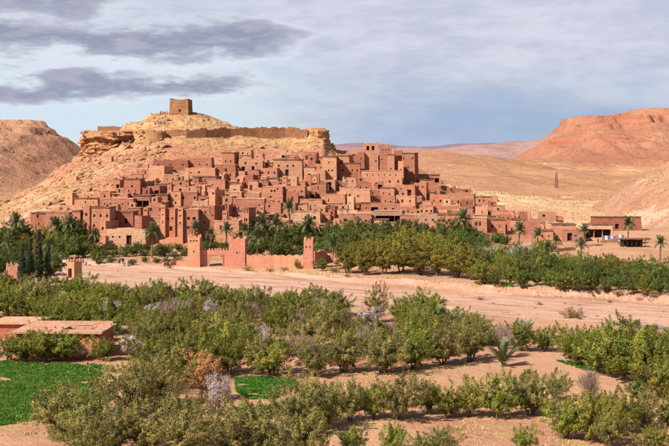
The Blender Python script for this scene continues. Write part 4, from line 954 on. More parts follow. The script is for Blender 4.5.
# lattice mast on the far plain
def mast():
    x, y, z = hit(556.5, 187.5); h = 15 * y / F; root = empty('lattice_mast', (x, y, z)); s = .9
    for sx in (-1, 1):
        for sy in (-1, 1):
            b = MB(); b.tube([(sx * s, sy * s, -.5), (sx * s * .35, sy * s * .35, h)], [.11, .07], 4); link('leg', b.mesh('leg', M['steel']), root)
    b = MB(); n = 8
    for i in range(n):
        z0, z1 = h * i / n, h * (i + 1) / n; a0, a1 = s * (1 - .65 * i / n), s * (1 - .65 * (i + 1) / n)
        for sy in (-1, 1):
            b.tube([(-a0, sy * a0, z0), (a1, sy * a1, z1)], [.05, .05], 4); b.tube([(a0, sy * a0, z0), (-a1, sy * a1, z1)], [.05, .05], 4)
    link('bracing', b.mesh('bracing', M['steel']), root); tag(root, 'dark lattice mast standing alone on the far plain', 'mast')
mast()

# pergola and rug racks at the right edge of the village
def pergola():
    x, y, z = hit(634, 247.5); k = y / F; w = 22 * k; h = 8.0 * k; d = 3.2; root = empty('pergola', (x, y, z))
    for i in range(6):
        for yy in (0, d): b = MB(); xx = -w / 2 + w * i / 5; b.tube([(xx, yy, -.8), (xx + .05, yy, h)], [.09, .08]); link('post', b.mesh('post', M['wood']), root)
    b = MB(); rs = random.Random(2)
    for i in range(16):
        xx = -w / 2 - .2 + (w + .4) * i / 15; e = rs.uniform(-.06, .06); b.box(xx - .24, xx + .24, -.5 + rs.uniform(-.2, .2), d + .4, h + .02 + e, h + .22 + e)
    link('thatch_roof', b.mesh('thatch_roof', M['brush']), root)
    b = MB(); b.box(-w / 2, w / 2, d - .12, d - .06, 0, h - .1); link('back_screen', b.mesh('back_screen', M['wood']), root)
    tag(root, 'dark open pergola with thatched roof on the bare terrace', 'pergola')
pergola()
def rug_rack(pxa, pxb, py, cols, label):
    x, y, z = hit((pxa + pxb) / 2, py); k = y / F; w = (pxb - pxa) * k; root = empty('rug_rack', (x, y, z))
    b = MB(); b.tube([(-w / 2, 0, 1.55), (w / 2, 0, 1.55)], [.04, .04]); link('rail', b.mesh('rail', M['palewood']), root)
    for s in (-1, 1): b = MB(); b.tube([(s * w / 2, 0, -.4), (s * w / 2, 0, 1.58)], [.05, .04]); link('post', b.mesh('post', M['palewood']), root)
    n = len(cols)
    for i, c in enumerate(cols):
        xx = -w / 2 + w * (i + .5) / n; ww = w / n * .42; b = MB()
        prev = None
        for yy, zz in ((-.12, .25), (-.09, .8), (-.05, 1.5), (0, 1.61), (.05, 1.5), (.09, .9)):
            cur = [(xx - ww, yy, zz), (xx + ww, yy, zz)]
            if prev: b.quad(prev[0], prev[1], cur[1], cur[0])
            prev = cur
        link('rug', b.mesh('rug', M[c]), root)
    tag(root, label, 'rug rack', 'rugs hung out for sale')
rug_rack(602, 616, 241, ['cloth_violet', 'cloth_white', 'cloth_blue', 'cloth_pink', 'cloth_violet'], 'rack of violet, white and blue rugs right of the three-bay cafe')
rug_rack(571, 577, 241, ['cloth_white', 'cloth_grey', 'cloth_white'], 'short rack of white and grey cloths left of the three-bay cafe')
rug_rack(616, 624, 240, ['cloth_grey', 'cloth_white', 'cloth_violet'], 'short rack of grey and violet rugs near the leaning palm by the pergola')

# foreground farmhouse
def farmhouse():
    x0, y, z = hit(57, 358); k = y / F; h = 3.1; w = 86 * k; d = 8.5; root = empty('farmhouse', (x0, y, z), R(-2))
    link('wall', wall_mesh(w, d, h, 1.0, [(w * .12, w * .12 + .9, .05, 2.0, .5)], M['farm'], 77, .10, .02, .4, .03), root)
    b = MB(); ov = .35; hx0, hx1, hy0, hy1 = w / 2 - 5.4, w / 2 - 1.6, 2.2, 6.0
    xs = sorted(list(np.linspace(-w / 2 - ov, w / 2 + ov, 15)) + [hx0, hx1]); ys = sorted(list(np.linspace(-ov, d + ov, 9)) + [hy0, hy1])
    zz = lambda a, c: h + .28 + .10 * float(vn(a * .5, c * .6, 6)) + .05 * float(vn(a * 1.7, c * 1.7, 2))
    for a0, a1 in zip(xs[:-1], xs[1:]):
        for c0, c1 in zip(ys[:-1], ys[1:]):
            if hx0 < (a0 + a1) / 2 < hx1 and hy0 < (c0 + c1) / 2 < hy1: continue
            b.quad((a0, c0, zz(a0, c0)), (a1, c0, zz(a1, c0)), (a1, c1, zz(a1, c1)), (a0, c1, zz(a0, c1))); b.quad((a0, c0, h + .06), (a0, c1, h + .06), (a1, c1, h + .06), (a1, c0, h + .06))
            for e0, e1 in (((a0, c0), (a1, c0)),) if c0 == ys[0] else (): b.quad((*e0, h + .06), (*e1, h + .06), (*e1, zz(*e1)), (*e0, zz(*e0)))
            if a1 == xs[-1]: b.quad((a1, c0, h + .06), (a1, c1, h + .06), (a1, c1, zz(a1, c1)), (a1, c0, zz(a1, c0)))
    for (p, q) in (((hx0, hy0), (hx1, hy0)), ((hx1, hy0), (hx1, hy1)), ((hx1, hy1), (hx0, hy1)), ((hx0, hy1), (hx0, hy0))):
        b.quad((*p, zz(*p)), (*q, zz(*q)), (*q, .3), (*p, .3))
    b.box(-w / 2 + .6, hx0 - 1.2, 2.9, 3.35, h + .2, h + .6); b.box(hx0 - .4, w / 2 + .1, hy1 + .2, hy1 + .6, h + .2, h + .62); b.box(-w / 2, w / 2 - .1, d - .3, d + .15, h + .2, h + .6)
    link('roof', b.mesh('roof', M['roofmud']), root)
    b = MB()
    for i in range(16): xx = -w / 2 + .3 + (w - .6) * i / 15; b.tube([(xx, -.5, h - .02), (xx, 1.0, h - .02)], [.07, .07], 5)
    link('roof_beams', b.mesh('roof_beams', M['wood']), root)
    tag(root, 'red mud farmhouse with pale flat roof and open court beside the green field', 'house')
    xb, yb, zb = hit(4, 346); rb = empty('farm_shed', (xb, yb + 6, zb), R(-2))
    link('wall', wall_mesh(6.5, 6, 2.2, 1, [], M['farm'], 31, .15, .02, .4, .03), rb); b = MB(); b.box(-3.6, 3.6, -.4, 6.4, 2.22, 2.5); link('roof', b.mesh('roof', M['roofmud']), rb)
    tag(rb, 'small mud shed with flat roof behind the farmhouse at the left edge', 'shed')
    # two poles leaning on the right end wall
    px_, py_, pz_ = hit(96, 357.5)
    for i, (dx, lb) in enumerate(((0, 'longer bleached pole leaning on the right end of the farmhouse'), (.5, 'shorter bleached pole leaning beside the longer pole on the farmhouse'))):
        b = MB(); b.tube([(0, 0, 0), (-1.1 + dx * .5, .35, 2.9 - dx * 1.4)], [.055, .04], 6); tag(link('leaning_pole', b.mesh('leaning_pole', M['palewood']), None, (px_ + dx, py_ - 1.0, pz_ - .05)), lb, 'pole', 'poles at the farmhouse')
farmhouse()

# ------------------------------------------------------------------ vegetation prototypes
def leaf_cloud(rs, centers, rad, per, L, Wd, up=0.25, squash=0.8, spray=0.0):
    """leaf-sized quads gathered in clumps"""
    n = len(centers) * per
    c = np.repeat(np.asarray(centers), per, 0); rr = np.repeat(np.asarray(rad), per)
    g = rs.normal(size=(n, 3)); g /= np.linalg.norm(g, axis=1)[:, None]; g *= (rs.rand(n) ** .45)[:, None]
    p = c + g * rr[:, None] * np.array([1, 1, squash])
    if spray:
        m = len(centers); o = np.asarray(centers) - np.asarray(centers).mean(0); o /= np.linalg.norm(o, axis=1)[:, None] + 1e-6
        ax = o + rs.normal(size=(m, 3)) * .35 + np.array([0, 0, .55]); ax /= np.linalg.norm(ax, axis=1)[:, None]
        t = rs.rand(n); ln = np.repeat(rs.uniform(.4, 1.25, m) * spray, per)
        p = c + np.repeat(ax, per, 0) * ((t - .35) * ln)[:, None] + g * (rr * (1.05 - .75 * t))[:, None]
    mid = c.mean(0); out = p - mid; out /= np.linalg.norm(out, axis=1)[:, None] + 1e-6
    nr = g * .9 + out * .7 + rs.normal(size=(n, 3)) * .42; nr /= np.linalg.norm(nr, axis=1)[:, None]
    d = np.cross(nr, rs.normal(size=(n, 3))) + np.array([0, 0, up]) * .6; d /= np.linalg.norm(d, axis=1)[:, None]
    s = np.cross(nr, d); s /= np.linalg.norm(s, axis=1)[:, None]
    l = L * (.6 + .8 * rs.rand(n))[:, None]; w = Wd * (.6 + .8 * rs.rand(n))[:, None]
    V = np.stack([p - d * l * .5, p + s * w * .5, p + d * l * .5, p - s * w * .5], 1).reshape(-1, 3)
    return V, np.arange(n * 4).reshape(-1, 4)
def limbs(rs, centers, base_h, r0, name, stems=1, mat='bark', spread=.25, every=6):
    b = MB(); cs = np.asarray(centers)
    for s in range(stems):
        a = 6.28 * s / stems + rs.rand(); bx, by = (spread * math.cos(a), spread * math.sin(a)) if stems > 1 else (0, 0)
        k = (bx * 1.6 + rs.normal() * .08, by * 1.6 + rs.normal() * .08, base_h); r = r0 if stems == 1 else r0 * .65
        b.tube([(bx, by, -.3), (bx * 1.1 + rs.normal() * .05, by * 1.1, base_h * .5), k], [r * 1.25, r, r * .8], 7)
        for c in cs[s::stems][::every]:
            m = np.array(k) * .5 + c * .5 + rs.normal(size=3) * .15; b.tube([k, tuple(m), tuple(c)], [r * .55, r * .34, r * .1], 5)
    return b.mesh(name, M[mat], True)
def crown_points(rs, n, rx, ry, zc, rz, lobes=5, shell=.55):
    L = rs.normal(size=(lobes, 3)); L /= np.linalg.norm(L, axis=1)[:, None]; L[:, 2] = np.abs(L[:, 2]) * .8; A = rs.uniform(.2, .55, lobes)
    out = []
    while len(out) < n:
        g = rs.normal(size=3); g /= np.linalg.norm(g); f = shell + (1 - shell) * rs.rand() if rs.rand() < .75 else rs.rand() * shell
        f *= .74 + sum(a * max(0, float(g @ l)) ** 3 for a, l in zip(A, L))
        p = np.array([g[0] * rx * f, g[1] * ry * f, zc + g[2] * rz * f])
        if p[2] > .15: out.append(p)
    return np.array(out)
PROTO = {}
def proto(kind, variants, build):
    PROTO[kind] = [build(np.random.RandomState(100 * len(PROTO) + 7 * i + 1), i) for i in range(variants)]
def crownmesh(V, Q, mat): return npmesh('crown', V, Q, M[mat])
def p_broad(mat, rx, rz, zc, n, per, cr, L, Wd, stems, bh, r0=.14, lobes=6, shell=.5, spray=.9):
    def f(rs, i):
        e = rs.uniform(.85, 1.15); c = crown_points(rs, n, rx * e, rx * (2 - e), zc * rs.uniform(.94, 1.06), rz, lobes, shell)
        V, Q = leaf_cloud(rs, c, rs.uniform(cr * .7, cr * 1.3, len(c)), per, L, Wd, spray=spray)
        return [('trunk', limbs(rs, c, bh, r0, 'trunk', stems)), ('crown', crownmesh(V, Q, mat))], float(V[:, 2].max())
    return f
def p_twig(mat, rx, h, n, L, flower=None, trunkh=.6):
    """leafless crown of fine upright shoots, optionally set with blossom"""
    def f(rs, i):
        c = crown_points(rs, 60, rx, rx, h * .56, h * .44, 5, .6); V = []
        k = np.array([0, 0, trunkh]); P = []; D = []
        for q in c:
            m = 20 if flower is None else 12
            for _ in range(m):
                d = (q - k) / np.linalg.norm(q - k) + rs.normal(size=3) * .45 + np.array([0, 0, .35]); d /= np.linalg.norm(d); P.append(q + rs.normal(size=3) * .3 - d * .3); D.append(d)
        P = np.array(P); D = np.array(D); S = np.cross(D, rs.normal(size=D.shape)); S /= np.linalg.norm(S, axis=1)[:, None]
        l = L * (.5 + rs.rand(len(P)))[:, None]; w = .03
        V = np.stack([P - S * w, P + S * w, P + S * w * .3 + D * l, P - S * w * .3 + D * l], 1).reshape(-1, 3); Q = np.arange(len(V)).reshape(-1, 4)
        parts = [('trunk', limbs(rs, c, trunkh, .13, 'trunk', 3, 'bark', .2, 3)), ('branches', npmesh('branches', V, Q, M[mat]))]
        if flower:
            FV, FQ = leaf_cloud(rs, c, rs.uniform(.4, .7, len(c)), 80, .15, .13); parts.append(('blossom', npmesh('blossom', FV, FQ, M[flower])))
        return parts, float(V[:, 2].max())
    return f
proto('olive', 5, p_broad('olive', 2.65, 1.8, 1.85, 150, 112, .37, .15, .060, 4, .6))
proto('orchard', 5, p_broad('green', 2.6, 1.85, 1.9, 145, 108, .37, .155, .066, 3, .6, .13))
proto('grove', 4, p_broad('dark', 2.8, 2.4, 2.3, 150, 60, .46, .25, .11, 3, .6, .14))
proto('tamarisk', 3, p_broad('yellow', 2.5, 2.9, 2.9, 160, 62, .43, .22, .085, 3, .8, .15))
proto('bush', 4, p_broad('dark', 1.5, 1.0, 1.0, 70, 44, .36, .20, .09, 4, .3, .06))
proto('weedbush', 3, p_broad('brownbush', 1.6, .8, .75, 60, 40, .34, .20, .05, 4, .2, .05))
proto('rust', 2, p_broad('orange', 2.2, 2.3, 2.7, 110, 50, .5, .22, .09, 3, .9, .12, 5, .45))
proto('almond', 3, p_twig('twig', 2.0, 4.6, 0, .7, 'blossom'))
proto('bare', 4, p_twig('twig', 2.2, 4.4, 0, 1.0))
proto('silver', 3, p_twig('silver', 2.8, 4.6, 0, 1.6, None, .3))
def p_cypress(rs, i):
    h = 9.0; c = []
    for k in range(150): z = .6 + (h - .8) * rs.rand(); r = 1.0 * (1 - (z / h) ** 1.6) * (.35 + .65 * min(1, z / 1.5)) * rs.uniform(.6, 1); a = rs.rand() * 6.28; c.append((r * math.cos(a), r * math.sin(a), z))
    c = np.array(c); V, Q = leaf_cloud(rs, c, rs.uniform(.28, .42, len(c)), 44, .24, .10, 1.4, 1.3)
    b = MB(); b.tube([(0, 0, -.3), (0, 0, 3), (0, 0, h - .6)], [.17, .13, .03]); return [('trunk', b.mesh('trunk', M['bark'], True)), ('crown', crownmesh(V, Q, 'cypress'))], h
proto('cypress', 2, p_cypress)

def copy_parts(name, kind, x, y, z, h, rs, wide=1.0, variant=None, sink=0.05):
    parts, ph = PROTO[kind][rs.randrange(len(PROTO[kind])) if variant is None else variant]
    s = h / ph; root = empty(name, (x, y, z - sink), rs.uniform(0, 6.28), (s * wide, s * wide, s))
    for nm, me in parts:
        c = link(nm, me, root)
        if nm != 'trunk': c['kind'] = 'stuff'
    return root
TREES = []
SPEC = {'olive': ('olive_tree', 'grey-green olive tree'), 'orchard': ('orchard_tree', 'leafy green orchard tree'), 'grove': ('grove_tree', 'dark green grove tree'), 'tamarisk': ('tamarisk_tree', 'yellow-green tree'),
        'bush': ('shrub', 'dark green shrub'), 'weedbush': ('dry_shrub', 'brown dry shrub'), 'rust': ('rust_tree', 'rust-orange leaved tree'), 'almond': ('blossom_tree', 'white blossoming tree'),
        'bare': ('bare_tree', 'leafless purple-grey tree'), 'silver': ('silvery_tree', 'silvery leafless bushy tree'), 'cypress': ('cypress_tree', 'dark narrow cypress')}
tr = random.Random(21)
def tree(kind, px, py, hpx, zone, wide=1.0, label=None):
    x, y, z = hit(px, py); o = copy_parts(SPEC[kind][0], kind, x, y, z, hpx * y / F * tr.uniform(.88, 1.1), tr, wide * tr.uniform(.8, 1.12))
    cat = 'shrub' if kind in ('bush', 'weedbush') else 'tree'
    tag(o, label, cat, None); TREES.append((o, kind, zone, px, py, label)); return o

ACC = [(133, 358), (370, 336), (376, 318), (171, 327), (222, 328), (318, 345), (205, 402), (216, 412), (250, 322), (300, 330), (345, 335), (64, 309), (108, 318), (288, 352), (402, 345)]
def clear(px, py): return not any(abs(px - a) < 11 and -3 < py - b < 11 for a, b in ACC)
# orchard belt just this side of the river --------------------------------------------------------
def jitter(v, a): return v + tr.uniform(-a, a)
for r in range(7):
    px = -14 + tr.uniform(0, 10) + (r % 2) * 10
    while px < 436:
        py = 299 + .050 * px + r * 9.5 + tr.uniform(-3, 3); lim = (328 if px < 30 else 340) if px < 104 else (362 if px < 240 else 360)
        ok = py < lim and not (120 < px < 146 and py > 330) and not (352 < px < 392 and py < 330)
        if ok and clear(px, py):
            u = tr.random(); kind = 'orchard' if u < .55 else ('olive' if u < .78 else ('tamarisk' if u < .84 else ('bare' if u < .88 else ('almond' if u < .92 else 'orchard')))) if r else ('orchard' if u < .85 else 'olive')
            y = 25 * F / (py - HY); hm = tr.uniform(3.6, 6.0) * (.8 if kind in ('bare', 'almond') else 1)
            tree(kind, px, py, hm * F / y, 'belt')
        px += tr.uniform(12.5, 18) * (1 + r * .07)
for px, py, h in [(148, 375, 44), (172, 374, 46), (193, 377, 44), (226, 374, 42), (270, 377, 45), (312, 376, 46), (345, 372, 44), (385, 372, 48), (414, 369, 46), (441, 366, 44), (470, 362, 42)]:
    tree('orchard' if tr.random() < .75 else 'olive', jitter(px, 2), jitter(py, 1), jitter(h, 3), 'edge')
for px, py, h in [(430, 326, 25), (455, 330, 24), (478, 333, 25), (424, 348, 33), (446, 347, 34), (471, 346, 33), (492, 345, 26)]:
    tree('orchard' if tr.random() < .7 else 'olive', jitter(px, 2), py, h, 'belt')
tree('almond', 133, 359, 30, 'x', 1.35, 'white blossoming tree right of the farmhouse')
tree('almond', 370, 337, 38, 'x', 1.2, 'large white blossoming tree beneath the tall yellow-green tree')
tree('tamarisk', 376, 322, 44, 'x', .9, 'tall yellow-green tree rising above the orchard against the river bed')
for i, (px, py, h, kind) in enumerate([(250, 322, 24, 'bare'), (300, 330, 22, 'bare'), (345, 335, 24, 'bare'), (64, 309, 24, 'almond'), (108, 318, 22, 'almond'), (288, 352, 22, 'silver'), (402, 345, 20, 'silver')]):
    tree(kind, px, py, h, 'accents', 1.2)
tree('bare', 171, 327, 32, 'x', 1.15, 'round leafless purplish tree in the left orchard belt')
tree('bare', 222, 328, 28, 'x', 1, 'leafless purplish tree right of the round leafless one')
tree('bare', 318, 345, 26, 'x', 1, 'leafless greyish tree in the middle of the orchard belt')
tree('rust', 205, 403, 54, 'x', 1.1, 'rust-orange leaved tree among the foreground olives')
tree('almond', 218, 414, 42, 'x', 1.0, 'pinkish white blossoming tree under the rust-orange tree')
for px, py, h, lb in [(8, 361, 31, 'dark green tree in front of the farmhouse, nearest the left edge'), (25, 362, 34, 'dark green tree in front of the farmhouse, second of four from left'), (44, 362, 35, 'dark green tree in front of the farmhouse, third of four from left'), (62, 361, 34, 'dark green tree in front of the farmhouse, nearest its bare wall')]:
    tree('orchard', px, py, h * 1.1, 'x', 1.15, lb)
tree('bare', 82, 360, 16, 'x', 1.4, 'heap of dry branches against the red farmhouse wall')
# foreground
for px, py, h in [(62, 431, 46), (92, 442, 60), (130, 418, 60), (160, 408, 56), (180, 430, 50), (118, 455, 66), (150, 453, 64), (186, 460, 66), (214, 458, 46), (246, 446, 50), (264, 460, 64), (296, 434, 60), (302, 463, 62), (326, 427, 52), (88, 466, 58), (232, 468, 60), (150, 392, 46)]:
    tree('olive', jitter(px, 2), py, jitter(h, 3), 'left foreground')
for px, py, h in [(350, 421, 48), (373, 419, 46), (399, 420, 52), (428, 414, 44), (447, 418, 38), (468, 417, 45), (499, 418, 56), (531, 415, 50), (555, 401, 38)]:
    tree('olive' if tr.random() < .6 else 'orchard', px, py, jitter(h, 2), 'middle row', .82)
for px, py, h in [(352, 454, 30), (393, 453, 34), (418, 458, 26), (440, 453, 34), (524, 454, 34), (566, 439, 50), (592, 441, 56), (622, 434, 52), (643, 428, 42), (610, 447, 40), (657, 456, 38), (668, 426, 40)]:
    tree('orchard' if tr.random() < .6 else 'olive', px, py, jitter(h, 2), 'bottom row', .9)
for px, py, h in [(600, 373, 50), (624, 379, 60), (648, 384, 66), (666, 374, 60), (586, 365, 44), (570, 359, 36), (545, 352, 34), (520, 351, 31), (610, 360, 44), (636, 362, 50), (662, 398, 50)]:
    tree('orchard', px, py, jitter(h, 2), 'right cluster')
tree('bush', 637, 399, 20, 'x', 1.1, 'small dark shrub casting a shadow on the bare soil at right')
tree('bare', 590, 402, 34, 'x', .8, 'small leafless tree above the bottom-right orchard clump')
tree('silver', 524, 338, 26, 'x', 1.1, 'pale silvery leafless tree at the near river edge')
tree('weedbush', 572, 318, 11, 'x', 1.6, 'wide brown dry shrub at the near river edge')
tree('bare', 504, 358, 44, 'x', .55, 'thin dark leafless tree beside the young palm')
# far bank groves ----------------------------------------------------------------------------------
for r, py in enumerate((243, 251, 259, 267, 276)):
    px = -10 + (r % 2) * 7
    while px < (84 if r < 3 else 60):
        tree('grove' if tr.random() < .85 else 'tamarisk', px, jitter(py, 2), tr.uniform(19, 26), 'left grove'); px += tr.uniform(10, 15)
for r, (py, a, b) in enumerate([(251, 86, 188), (257, 84, 186), (264, 98, 186), (249, 196, 232), (256, 205, 228)]):
    px = a
    while px < b: tree('bush' if tr.random() < .75 else 'grove', px, jitter(py, 1.5), tr.uniform(7, 12), 'riverside thicket', 1.2); px += tr.uniform(8, 13)
for r, (py, a, b) in enumerate([(243, 252, 345), (250, 248, 345), (258, 250, 345)]):
    px = a
    while px < b:
        if not (300 < px < 316 and py > 246): tree('grove', px, jitter(py, 2), tr.uniform(17, 23), 'walled garden', 1.1)
        px += tr.uniform(10, 15)
for r, (py, a, b) in enumerate([(240, 330, 480), (247, 338, 482), (255, 346, 484), (263, 352, 480)]):
    px = a
    while px < b: tree('grove' if tr.random() < .8 else 'orchard', px, jitter(py, 2), tr.uniform(18, 25), 'central grove', 1.1); px += tr.uniform(11, 16)
for px, py, h in [(347, 273, 25), (365, 275, 30), (384, 274, 33), (402, 273, 36), (420, 275, 33), (438, 276, 36), (456, 278, 33), (473, 280, 28), (374, 266, 30), (393, 264, 32), (412, 265, 34), (430, 267, 32), (448, 268, 30), (356, 266, 24)]:
    tree('tamarisk', px, py, h * 1.2, 'grove front', 1.3)
for r, (o_, a, b) in enumerate([(-24, 486, 545), (-17, 488, 690), (-10, 484, 690), (-4, 490, 690), (2, 482, 690)]):
    px = a
    while px < b: tree('grove' if tr.random() < .6 else 'orchard', px, 282 + .055 * (px - 482) + o_ + tr.uniform(-2, 2), tr.uniform(17, 23), 'right grove', 1.1); px += tr.uniform(11, 16)
for px, py, h, w_, lb in [(487, 262, 20, 1.2, 'silvery leafless tree at the left of the pair in the right grove'), (519, 262, 22, 1.5, 'wide silvery leafless tree in the middle of the right grove'), (592, 268, 13, 1.8, 'low silvery bush band in the right grove'), (618, 269, 12, 1.6, 'low pale bush right of the silvery bush band'), (578, 291, 14, 1.0, 'pale bush at the river edge of the right grove')]:
    tree('silver', px, py, h, 'x', w_, lb)
tree('rust', 493, 284, 22, 'x', .9, 'orange leaved tree at the river edge of the far grove')
tree('tamarisk', 297, 269, 12, 'x', .9, 'small yellow-green tree at the foot of the garden wall')
tree('grove', 322, 271, 16, 'x', 1.1, 'dark round tree right of the slim garden tower')
for px, py, h in [(98, 241, 14), (470, 241, 16), (497, 243, 15), (505, 245, 14), (540, 250, 14), (552, 252, 10)]: tree('bush', px, py, h * .8, 'village foot')
WB = [(247, 270.5, 6), (270, 271.5, 5), (285, 271, 5), (335, 273, 8), (347, 277, 5), (618, 296, 8), (598, 293, 6), (560, 291, 6), (655, 297, 6), (640, 301, 5), (610, 303, 4), (500, 287, 5), (480, 300, 4), (540, 305, 4)]
for px, py, h in WB: tree('weedbush', px, py, h, 'river bed edge', 1.2)
for px, h in [(22, 36), (30, 46), (38.5, 54), (48, 42)]: tree('cypress', px, 283, h, 'left riverbank')

ZONE = {'accents': 'the depth of the orchard belt', 'belt': 'the orchard belt below the river', 'edge': 'the front edge of the orchard belt', 'left foreground': 'the left foreground clump', 'middle row': 'the middle foreground row', 'bottom row': 'the bottom row',
        'right cluster': 'the right-hand orchard cluster', 'left grove': 'the far left grove', 'riverside thicket': 'the thicket by the gateway', 'walled garden': 'the walled garden',
        'central grove': 'the central grove under the village', 'grove front': 'the central grove front', 'right grove': 'the right grove', 'village foot': 'the foot of the village', 'river bed edge': 'the river bed edge', 'left riverbank': 'the left riverbank'}
by = {}
for t_ in TREES:
    o, kind, zone, px, py, lb = t_
    o['group'] = (ZONE[zone].replace('the ', 'trees of the ', 1)) if zone in ZONE else 'single standing trees and bushes'
    if not lb: by.setdefault((zone, kind), []).append(t_)
for (zone, kind), L in by.items():
    big = len(L) > 22
    L.sort(key=lambda t: t[3])
    if not big:
        for i, t_ in enumerate(L): t_[0]['label'] = f'{SPEC[kind][1]}, {ORD[i + 1]} from left in {ZONE[zone]}' if len(L) > 1 else f'only {SPEC[kind][1]} in {ZONE[zone]}'
    else:
        L.sort(key=lambda t: t[4] - (.05 * t[3] if zone in ('belt', 'right grove') else 0)); nr = max(2, round(len(L) / 14)); per = math.ceil(len(L) / nr)
        for r in range(nr):
            row = sorted(L[r * per:(r + 1) * per], key=lambda t: t[3])
            for i, t_ in enumerate(row): t_[0]['label'] = f'{SPEC[kind][1]}, {ORD[i + 1]} from left, {ORD[r + 1]} rank down, {ZONE[zone]}'

# date palms: each frond a part ---------------------------------------------------------------------
def frond_mesh(droop, seed):
    rs = np.random.RandomState(seed); V = []; Fc = []; n = 16; L = 3.0; pts = []
    for i in range(n + 1):
        t = i / n; pts.append(np.array([L * (t - .12 * droop * t * t), 0, L * (.42 * t - droop * .62 * t ** 2.2)]))
    for i in range(n):
        p, q = pts[i], pts[i + 1]; w = .035 * (1 - i / n) + .008; k = len(V)
        V += [p + [0, -w, 0], p + [0, w, 0], q + [0, w, 0], q + [0, -w, 0]]; Fc.append((k, k + 1, k + 2, k + 3))
        if i > 1:
            for s in (-1, 1):
                ln = .62 * (1 - (i / n - .45) ** 2 * 1.9) * rs.uniform(.85, 1.1); d = (q - p) / np.linalg.norm(q - p)
                tip = p + d * ln * .75 + np.array([0, s * ln * .75, ln * rs.uniform(-.05, .3)]); k = len(V)
                V += [p, p + d * .20, tip + d * .07, tip - d * .03]; Fc.append((k, k + 1, k + 2, k + 3))
    return npmesh('frond', np.array(V), np.array(Fc), M['palm'])
FRONDS = [frond_mesh(d, i) for i, d in enumerate((.15, .45, .8, 1.15, 1.5))]
PALMS = []
def palm(px, py, top, label, spread=1.0, nf=34, name='date_palm', young=False):
    """base at (px, py); top is the row the upper fronds reach"""
    x, y, z = hit(px, py); h = (py - top) * y / F; fl = max(1.8, min(3.2, h * .44)) * spread; th = max(.3, h - fl * .55)
    if young: fl, th = h * .95, .25
    root = empty(name, (x, y, z), tr.uniform(0, 6)); b = MB(); lean = (tr.uniform(-.3, .3), tr.uniform(-.3, .3)); n = max(3, int(th / .45)); P = []; rad = []
    for i in range(n + 1): t = i / n; P.append((lean[0] * t * t, lean[1] * t * t, -.3 + (th + .3) * t)); rad.append((.24 if i % 2 else .19) * (1.25 - .35 * t))
    b.tube(P, rad, 8); link('trunk', b.mesh('trunk', M['palmbark']), root)
    for i in range(nf):
        t = i / (nf - 1); k = min(4, int(t * 5)) if not young else min(1, int(t * 2)); a = i * 2.39996 + tr.uniform(-.2, .2); pitch = -R(62 - (34 if young else 62) * t ** .8); s = fl / 3.0 * tr.uniform(.85, 1.1)
        o = link('frond', FRONDS[k], root, (lean[0], lean[1], th - .05), (tr.uniform(-.2, .2), pitch, a), (s, s, s))
    tag(root, label, 'palm', 'date palms at the village foot'); return root
for a in [(17, 250, 217, 'tall date palm at the far left above the grove'), (9, 262, 238, 'shorter date palm left of the tall far-left one'), (57, 246, 220, 'date palm in front of the low red house at left'), (70, 248, 219, 'date palm before the slim corner tower at left'), (52, 262, 240, 'low date palm right of the cypresses'),
          (95, 251, 231, 'date palm under the tall pink block at left'), (152, 258, 227, 'bushy date palm below the five-window brown house'), (195, 246, 224, 'thin date palm behind the left gate tower'), (211, 248, 230, 'date palm seen over the gateway wall'), (226, 247, 226, 'thin date palm before the plain pink house'), (245, 249, 226, 'date palm just behind the wide gate tower'),
          (257, 264, 231, 'broad date palm inside the garden wall by the wide gate tower'), (275, 252, 219, 'tall broad date palm in the walled garden'), (290, 232, 203, 'big date palm standing among the lower houses'), (262, 243, 218, 'thin date palm left of the tall broad garden palm'), (309, 245, 220, 'slender palm beside the pale three-window house'),
          (333, 262, 238, 'short date palm right of the slim garden tower'), (443, 255, 229, 'drooping date palm in the central grove'), (464, 246, 214, 'tall date palm in front of the long six-window house'), (366, 254, 234, 'date palm half hidden in the central grove'), (519, 249, 226, 'date palm left of the right village end'), (537, 251, 231, 'date palm below the right-hand tan house'),
          (556, 249, 237, 'small palm at the foot of the right village end'), (585, 246, 227, 'date palm in front of the three-bay cafe'), (581, 262, 241, 'bushy date palm on the terrace below the cafe'), (628, 244, 220, 'date palm standing alone before the pergola'), (660, 260, 239, 'date palm at the right edge of the far grove'), (548, 262, 243, 'low palm at the back of the right grove')]:
    palm(*a)
palm(441, 336, 306, 'young stemless palm with upright fronds in the near orchard', .8, 20, young=True)
palm(502, 367, 338, 'young palm with upright fronds beside the thin leafless tree', .7, 9, young=True)

